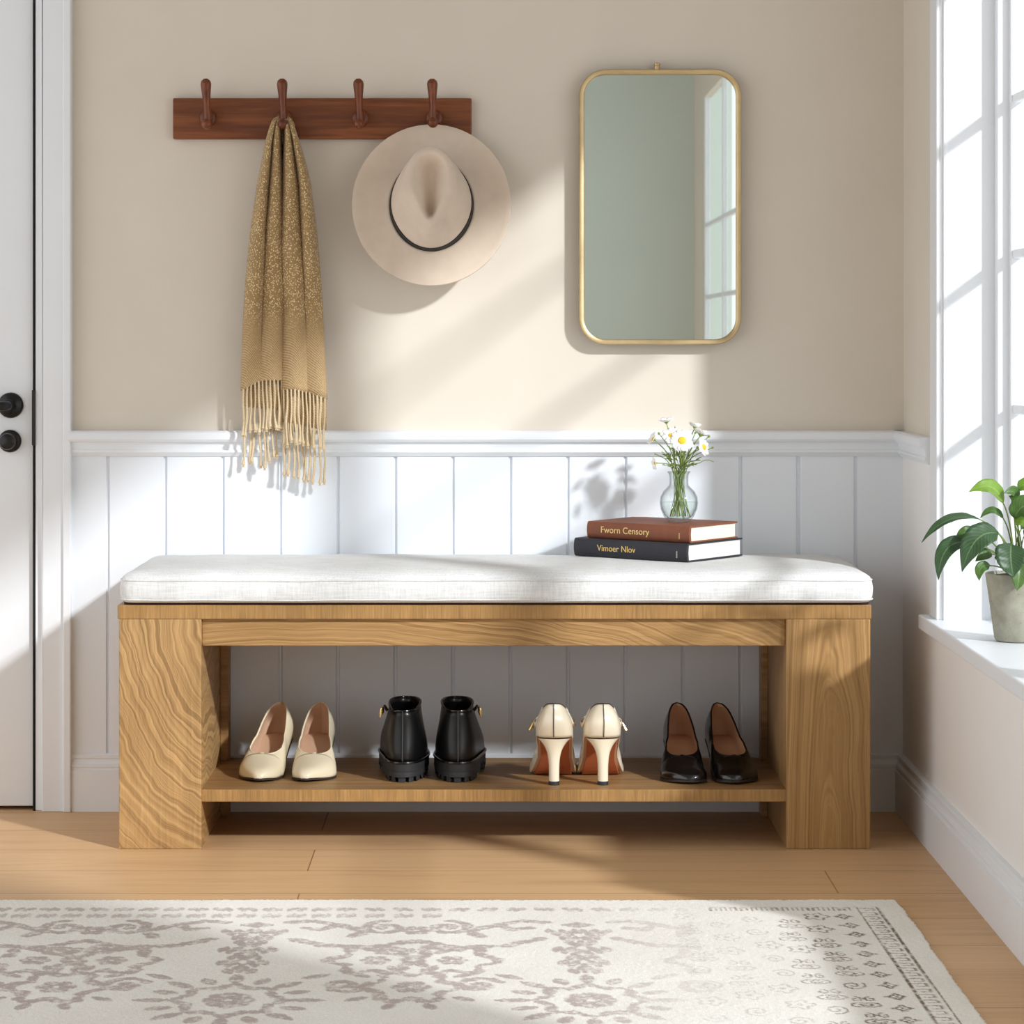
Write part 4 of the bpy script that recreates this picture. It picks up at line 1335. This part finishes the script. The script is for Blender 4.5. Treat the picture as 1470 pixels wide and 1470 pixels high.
# ------------------------------------------------------------------ potted plant on the sill
PYY = -0.805
sp_ = S(PYY)
PC = Vector(((1460 - VX) / sp_, PYY, 0.4428))
plant = thing('potted_plant', PC, 'leafy green plant in a grey concrete pot on the window sill', 'plant')
mb = MB()
mb.lathe([(0.001, 0), (0.034, 0), (0.0375, 0.0015), (0.040, 0.006), (0.0445, 0.04), (0.0500, 0.08), (0.0555, 0.117), (0.0555, 0.1195), (0.0540, 0.1205), (0.0520, 0.1195), (0.0505, 0.110), (0.049, 0.105), (0.001, 0.104)], PC, 'z', 64)
mb.build('pot', M['concrete'], plant, angle=35)
mb = MB(); mb.lathe([(0.001, 0.1045), (0.0490, 0.1055), (0.0505, 0.1120), (0.046, 0.1150), (0.03, 0.1175), (0.001, 0.1185)], PC, 'z', 40); mb.build('soil', M['soil'], plant)

def leaf(base, mid, tip, wpx, nrm, mat_, dys=(0, 0, 0), root=None, fold=0.22, broad=0.38, stalk=True):
    b = W(base[0], base[1], PYY + dys[0]); m = W(mid[0], mid[1], PYY + dys[1]); t = W(tip[0], tip[1], PYY + dys[2])
    ctrl = m * 2 - (b + t) * 0.5
    cur = bez(b, ctrl, t, 18)
    wmax = wpx / sp_ / 2
    nv = Vector(nrm).normalized()
    rows = []
    for i, p in enumerate(cur):
        q = i / 18
        tg = (cur[min(i + 1, 18)] - cur[max(i - 1, 0)]).normalized()
        sd = tg.cross(nv)
        sd = sd.normalized() if sd.length > 1e-4 else Vector((1, 0, 0))
        up = sd.cross(tg).normalized()
        w = wmax * interp(q, [0, .06, .16, broad, .6, .78, .9, .96, 1], [.05, .42, .78, 1, .88, .58, .28, .10, .015])
        row = []
        for c in (-1, -.75, -.5, -.25, 0, .25, .5, .75, 1):
            rip = 0.04 * wmax * math.sin(q * 26 + c * 2) * abs(c)
            row.append(p + sd * w * c + up * (w * fold * (abs(c) ** 1.3) + rip))
        rows.append(row)
    mb = MB(); mb.grid(rows, uv=True)
    lf = mb.build('leaf', M[mat_], plant, weld=False, recalc=False, angle=180, solid=(0.0004, 0))
    if stalk:
        rc = root if root else PC + Vector((random.uniform(-0.012, 0.012), random.uniform(-0.012, 0.012), 0.108))
        dv = (cur[1] - cur[0]).normalized()
        c1 = rc + Vector(((b.x - rc.x) * 0.25, (b.y - rc.y) * 0.3, (b.z - rc.z) * 0.75 + 0.004))
        mm = MB(); mm.tube(bez(rc, c1, b, 12) , [0.0018 - 0.0007 * i / 12 for i in range(13)], 7); mm.build('stalk', M['plant_stem'], plant)
    return lf
leaf((1440, 722), (1422, 699), (1391, 706), 27, (0.25, -0.75, 0.55), 'leaf_light', (-0.00, -0.015, -0.02), fold=0.15)
leaf((1405, 745), (1361, 747), (1323, 779), 19, (-0.1, -0.55, 0.9), 'leaf_dark', (-0.02, -0.04, -0.05), fold=0.3)
leaf((1387, 778), (1358, 790), (1347, 833), 27, (-0.45, -0.85, 0.3), 'leaf_dark', (-0.03, -0.045, -0.05))
leaf((1433, 766), (1402, 775), (1381, 821), 40, (-0.25, -0.9, 0.45), 'leaf_dark', (-0.04, -0.065, -0.07))
leaf((1452, 781), (1451, 802), (1455, 829), 46, (-0.05, -0.95, 0.3), 'leaf_dark', (-0.05, -0.068, -0.070), broad=0.3)
leaf((1462, 802), (1463, 822), (1460, 848), 30, (0.15, -0.95, 0.2), 'leaf_mid', (-0.045, -0.060, -0.062), broad=0.4)
leaf((1440, 744), (1424, 733), (1407, 744), 15, (0.0, -0.6, 0.8), 'leaf_mid', (0.0, 0.0, 0.0))
leaf((1401, 765), (1386, 764), (1371, 777), 18, (0.1, -0.8, 0.5), 'leaf_mid', (-0.005, -0.01, -0.01))
leaf((1452, 718), (1455, 706), (1441, 708), 19, (0.2, -0.9, 0.3), 'leaf_mid', (0.0, -0.01, -0.02))
leaf((1461, 702), (1475, 696), (1492, 705), 24, (0.1, -0.7, 0.6), 'leaf_light', (0.0, -0.01, -0.01))
leaf((1456, 744), (1472, 726), (1496, 735), 34, (0.1, -0.85, 0.4), 'leaf_mid', (-0.01, -0.03, -0.03))
leaf((1456, 750), (1468, 748), (1484, 756), 18, (0.1, -0.8, 0.3), 'leaf_light', (-0.005, -0.025, -0.03))
leaf((1424, 795), (1412, 798), (1400, 806), 15, (0.0, -0.85, 0.5), 'leaf_mid', (-0.02, -0.03, -0.035))
leaf((1422, 792), (1414, 790), (1406, 799), 12, (0.1, -0.7, 0.7), 'leaf_dark', (-0.01, -0.02, -0.02))
leaf((1421, 812), (1408, 816), (1406, 834), 17, (-0.3, -0.9, 0.2), 'leaf_mid', (-0.045, -0.062, -0.062))
leaf((1428, 800), (1440, 800), (1444, 812), 18, (-0.2, -0.8, 0.6), 'leaf_dark', (-0.02, -0.035, -0.04))
leaf((1470, 770), (1488, 768), (1502, 790), 34, (0.3, -0.9, 0.4), 'leaf_dark', (-0.02, -0.04, -0.05))
leaf((1466, 760), (1490, 742), (1508, 760), 26, (0.3, -0.4, 0.9), 'leaf_mid', (0.0, 0.03, 0.04))

# ------------------------------------------------------------------ rug
RX1, RY0 = 0.686, floor_pt(0, 1297.5).y
RX0, RY1 = -1.42, -2.45
NX, NY = 760, 440
gx = np.linspace(RX0, RX1, NX); gy = np.linspace(RY0, RY1, NY)
GX, GY = np.meshgrid(gx, gy)
taupe = np.zeros((NY, NX)); line = np.zeros((NY, NX))
def disc(arr, x, y, rx_, ry_, val=1.0):
    i0 = max(0, int((x - rx_ - RX0) / (RX1 - RX0) * (NX - 1)) - 1); i1 = min(NX, int((x + rx_ - RX0) / (RX1 - RX0) * (NX - 1)) + 3)
    j0 = max(0, int((RY0 - (y + ry_)) / (RY0 - RY1) * (NY - 1)) - 1); j1 = min(NY, int((RY0 - (y - ry_)) / (RY0 - RY1) * (NY - 1)) + 3)
    if i0 >= i1 or j0 >= j1: return
    q = ((GX[j0:j1, i0:i1] - x) / rx_) ** 2 + ((GY[j0:j1, i0:i1] - y) / ry_) ** 2
    a = arr[j0:j1, i0:i1]
    if val > 0: np.maximum(a, np.clip((1.25 - q) / 0.5, 0, 1) * val, out=a)
    else: a *= 1 - np.clip((1.25 - q) / 0.5, 0, 1)
def stroke(arr, pts, w, val=1.0, jag=0.0):
    for (xa_, ya_), (xb_, yb_) in zip(pts[:-1], pts[1:]):
        n = max(1, int(math.hypot(xb_ - xa_, yb_ - ya_) / (w * 0.5)))
        for k in range(n):
            t = k / n; ww = w * (1 + jag * random.uniform(-1, 1))
            disc(arr, lerp(xa_, xb_, t) + jag * w * random.uniform(-.6, .6), lerp(ya_, yb_, t) + jag * w * random.uniform(-.6, .6), ww, ww, val)
def poly_ring(cx, cy, rx_, ry_, lob, amp, n=90, ph=0):
    return [(cx + rx_ * (1 + amp * math.cos(lob * a + ph)) * math.cos(a), cy + ry_ * (1 + amp * math.cos(lob * a + ph)) * math.sin(a)) for a in [2 * PI * k / n for k in range(n + 1)]]
def spiral(cx, cy, r, turns, d, a0, sy=1.25, n=44):
    return [(cx + r * (1 - k / n * 0.85) * math.cos(a0 + d * 2 * PI * turns * k / n), cy + sy * r * (1 - k / n * 0.85) * math.sin(a0 + d * 2 * PI * turns * k / n)) for k in range(n + 1)]
def leafb(x, y, L, w, ang):
    for k in range(9):
        t = k / 8; ww = w * math.sin(PI * (0.12 + 0.8 * t))
        disc(taupe, x + math.cos(ang) * L * t, y + math.sin(ang) * L * t, ww, ww)
def flower(x, y, r, n=6):
    for k in range(n):
        a = 2 * PI * k / n; disc(taupe, x + r * .62 * math.cos(a), y + r * .62 * 1.2 * math.sin(a), r * .36, r * .42)
    disc(taupe, x, y, r * .4, r * .45); disc(taupe, x, y, r * .14, r * .16, -1)
# border bands along the far edge
b1, b2 = RY0 - 0.080, RY0 - 0.132
x = RX0 + 0.1
k = 0
while x < 0.33:
    L = 0.024
    for q in range(5): disc(taupe, x + q * L / 4, b1 + 0.006 * math.sin(q * 2.3 + k), 0.0058, 0.011, 0.9)
    if x < -0.12:
        for q in range(4): disc(taupe, x + 0.002 + q * L / 3, b2 + 0.005 * (q % 2), 0.0050, 0.015, 0.75)
    x += 0.048 if x > -0.3 else 0.042; k += 1
x = 0.36
while x < 0.60:                                     # key pattern towards the corner
    stroke(line, [(x, b1 - 0.012), (x, b1 + 0.012), (x + 0.009, b1 + 0.012), (x + 0.009, b1 - 0.008)], 0.0018, 0.8); x += 0.0175
stroke(line, [(0.36, b1 + 0.020), (0.645, b1 + 0.020)], 0.0016, 0.8)
# ladder border along the right edge
for lx_ in (0.611, 0.645): stroke(line, [(lx_, b1 + 0.016), (lx_ + 0.004, RY1 + 0.06)], 0.0021, 1.0)
y = b1 + 0.008
k = 0
while y > RY1 + 0.07:
    stroke(line, [(0.615, y), (0.637, y), (0.637, y - 0.017), (0.622, y - 0.017)], 0.0019, 0.9)
    y -= 0.033; k += 1
# column of little florets and outlined sprigs beside the ladder
y = b1 - 0.055
k = 0
while y > RY1 + 0.1:
    stroke(line, poly_ring(0.578 + 0.003 * math.sin(k), y, 0.0085, 0.014, 4, 0.25), 0.0026, 0.95)
    disc(line, 0.578 + 0.003 * math.sin(k), y, 0.003, 0.005, 0.9)
    for s in (-1, 1): disc(line, 0.578 + s * 0.0135, y, 0.0035, 0.004, 0.9)
    y -= 0.068; k += 1
rr_ = random.Random(11)
for cxx, st, v in ((0.527, 0, 1.0), (0.478, 0.05, 0.75), (0.425, 0.02, 0.4), (0.37, 0.06, 0.3), (0.31, 0.0, 0.25)):
    y = b1 - 0.055 - st
    while y > RY1 + 0.1:
        kind = rr_.randint(0, 2)
        xx = cxx + rr_.uniform(-0.008, 0.008)
        if kind == 0:
            stroke(line, spiral(xx, y, 0.019, 1.5, rr_.choice((-1, 1)), rr_.uniform(0, 6), 1.3), 0.0020, v)
        elif kind == 1:
            stroke(line, poly_ring(xx, y, 0.018, 0.022, 5, 0.25, 60), 0.0019, v); disc(line, xx, y, 0.005, 0.007, v)
        else:
            for s in (-1, 1): stroke(line, spiral(xx + s * 0.011, y + 0.012, 0.010, 1.1, s, PI / 2, 1.5, 26), 0.0020, v)
            stroke(line, poly_ring(xx, y - 0.022, 0.019, 0.015, 2, 0.12, 40), 0.0019, v)
            stroke(line, poly_ring(xx, y - 0.022, 0.008, 0.007, 2, 0.1, 24), 0.0016, v)
        y -= 0.095
# damask field: mirrored arabesque repeats
def unit(cx, full=True, v=1.0):
    top = RY0 - 0.20
    def both(f):
        f(1); f(-1)
    # star and crest
    for q in range(-6, 7): disc(taupe, cx + q * 0.004, top, 0.004, 0.020 * (1 - abs(q) / 7.0) + 0.003, v)
    def side(s):
        stroke(taupe, [(cx + s * 0.05, top + 0.02), (cx + s * 0.09, top + 0.03), (cx + s * 0.13, top + 0.005), (cx + s * 0.11, top - 0.035), (cx + s * 0.075, top - 0.02)], 0.009, v, 0.35)
        stroke(taupe, [(cx + s * 0.13, top + 0.005), (cx + s * 0.18, top - 0.045), (cx + s * 0.16, top - 0.09)], 0.010, v, 0.4)
        stroke(taupe, spiral(cx + s * 0.215, top - 0.02, 0.040, 1.35, s, PI / 2, 1.3), 0.0085, v, 0.35)
        stroke(taupe, [(cx + s * 0.06, top - 0.10), (cx + s * 0.12, top - 0.15), (cx + s * 0.20, top - 0.16), (cx + s * 0.27, top - 0.11)], 0.009, v, 0.5)
        stroke(taupe, poly_ring(cx + s * 0.205, top - 0.25, 0.062, 0.080, 6, 0.18), 0.0080, v, 0.5)
        flower(cx + s * 0.205, top - 0.25, 0.026)
        stroke(taupe, spiral(cx + s * 0.165, top - 0.41, 0.036, 1.3, -s, 0.4, 1.3), 0.0075, v, 0.4)
        leafb(cx + s * 0.10, top - 0.37, 0.05, 0.011, PI / 2 - s * 0.9)
    both(side)
    # stacked stem
    for q, (dy, w) in enumerate(((0.055, 0.058), (0.095, 0.040), (0.135, 0.030), (0.18, 0.052), (0.225, 0.032), (0.27, 0.046), (0.315, 0.030))):
        for r_ in range(int(w / 0.007)):
            for s in (-1, 1): disc(taupe, cx + s * r_ * 0.007, top - dy + 0.012 * math.sin(r_ * 2.1 + q), 0.0065, 0.016, v)
    mc = top - 0.50
    flower(cx, mc, 0.040, 8)
    stroke(taupe, poly_ring(cx, mc, 0.072, 0.085, 8, 0.10), 0.0075, v, 0.5)
    for k in range(16):
        a = 2 * PI * k / 16
        leafb(cx + 0.088 * math.cos(a), mc + 0.105 * math.sin(a), 0.036 if k % 2 else 0.052, 0.012, a)
    for dy in (0.075, 0.165, 0.26): disc(taupe, cx, top - dy, 0.006, 0.012, -1)
for cx in (-0.93, -0.40, 0.13): unit(cx)
for cx in (-0.665, -0.135):
    y = RY0 - 0.62
    flower(cx, y, 0.032, 6); stroke(taupe, poly_ring(cx, y, 0.062, 0.085, 6, 0.16), 0.0085, 1.0, 0.5)
    for k in range(10): leafb(cx + 0.08 * math.cos(k * PI / 5), y + 0.105 * math.sin(k * PI / 5), 0.036, 0.010, k * PI / 5)
    flower(cx, RY0 - 0.24, 0.028, 6)
    for s in (-1, 1): stroke(taupe, spiral(cx + s * 0.035, RY0 - 0.38, 0.030, 1.2, s, 0.2, 1.2), 0.008, 0.9, 0.4)
# second row, nearer the viewer
for cx in (-0.93, -0.40, 0.13):
    for q in range(3):
        flower(cx, RY0 - 0.95 - q * 0.2, 0.07, 8); stroke(taupe, poly_ring(cx, RY0 - 0.95 - q * 0.2, 0.12, 0.09, 6, 0.15), 0.012, 1, 0.5)
        for s in (-1, 1): stroke(taupe, spiral(cx + s * 0.2, RY0 - 0.9 - q * 0.2, 0.05, 1.4, s, 0, 1.1), 0.010, 1, 0.4)
# the pattern ends before the plain margin
marg = sstep
mk = (np.clip((RY0 - 0.058 - GY) / 0.006, 0, 1)) * (np.clip((0.657 - GX) / 0.006, 0, 1)) * np.clip((GX - RX0 - 0.05) / 0.01, 0, 1) * np.clip((GY - RY1 - 0.05) / 0.01, 0, 1)
fadeR = np.clip((0.30 - GX) / 0.18, 0.0, 1) * 0.75 + 0.25 * (GX < 0.32)
taupe *= mk * fadeR; line *= mk
# mesh: top skin with slightly uneven edges and a soft pile
ZR = 0.0075
jx = np.cumsum(RNG.normal(0, 0.0006, NX)); jx -= np.linspace(jx[0], jx[-1], NX); jx = np.clip(jx, -0.0035, 0.0035) + RNG.normal(0, 0.0007, NX)
VXY = np.stack([GX, GY + jx[None, :] * np.exp(-(RY0 - GY) / 0.02), np.full_like(GX, ZR)], -1)
jy = np.clip(np.cumsum(RNG.normal(0, 0.0004, NY)), -0.003, 0.003) + RNG.normal(0, 0.0007, NY)
VXY[:, :, 0] += jy[:, None] * np.exp(-(RX1 - GX) / 0.02)
VXY[:, :, 0] += (0.012 * (RY0 - GY)) * ((GX - RX0) / (RX1 - RX0))
VXY[:, :, 2] += RNG.normal(0, 0.0004, GX.shape)
top_n = NX * NY
edge_idx = list(range(NX)) + [NX * (j + 1) - 1 for j in range(1, NY)] + [NX * NY - 1 - i for i in range(1, NX)] + [NX * (NY - 1 - j) for j in range(1, NY - 1)]
tv = VXY.reshape(-1, 3)
sk = tv[edge_idx].copy(); sk[:, 2] = 0.0003
allv = np.concatenate([tv, sk]).astype(np.float32)
ii = (np.arange(NY - 1)[:, None] * NX + np.arange(NX - 1)[None, :]).reshape(-1)
quads = np.stack([ii, ii + NX, ii + NX + 1, ii + 1], -1)
ne = len(edge_idx); e = np.array(edge_idx); e2 = np.roll(e, -1); s1 = top_n + np.arange(ne); s2_ = np.roll(s1, -1)
quads = np.concatenate([quads, np.stack([e, e2, s2_, s1], -1)]).astype(np.int32)
me = bpy.data.meshes.new('rug')
me.vertices.add(len(allv)); me.vertices.foreach_set('co', allv.reshape(-1))
me.loops.add(quads.size); me.loops.foreach_set('vertex_index', quads.reshape(-1))
me.polygons.add(len(quads)); me.polygons.foreach_set('loop_start', np.arange(len(quads), dtype=np.int32) * 4)
me.update(calc_edges=True)
ca = me.color_attributes.new('pattern', 'FLOAT_COLOR', 'POINT')
cc = np.zeros((len(allv), 4), np.float32); cc[:, 3] = 1
cc[:top_n, 0] = taupe.reshape(-1); cc[:top_n, 1] = line.reshape(-1)
ca.data.foreach_set('color', cc.reshape(-1))
me.polygons.foreach_set('use_smooth', [True] * len(me.polygons))
me.materials.append(M['rug'])
rug = bpy.data.objects.new('rug', me); COL.objects.link(rug)
tag(rug, 'cream rug with faded taupe damask pattern lying before the bench', 'rug')
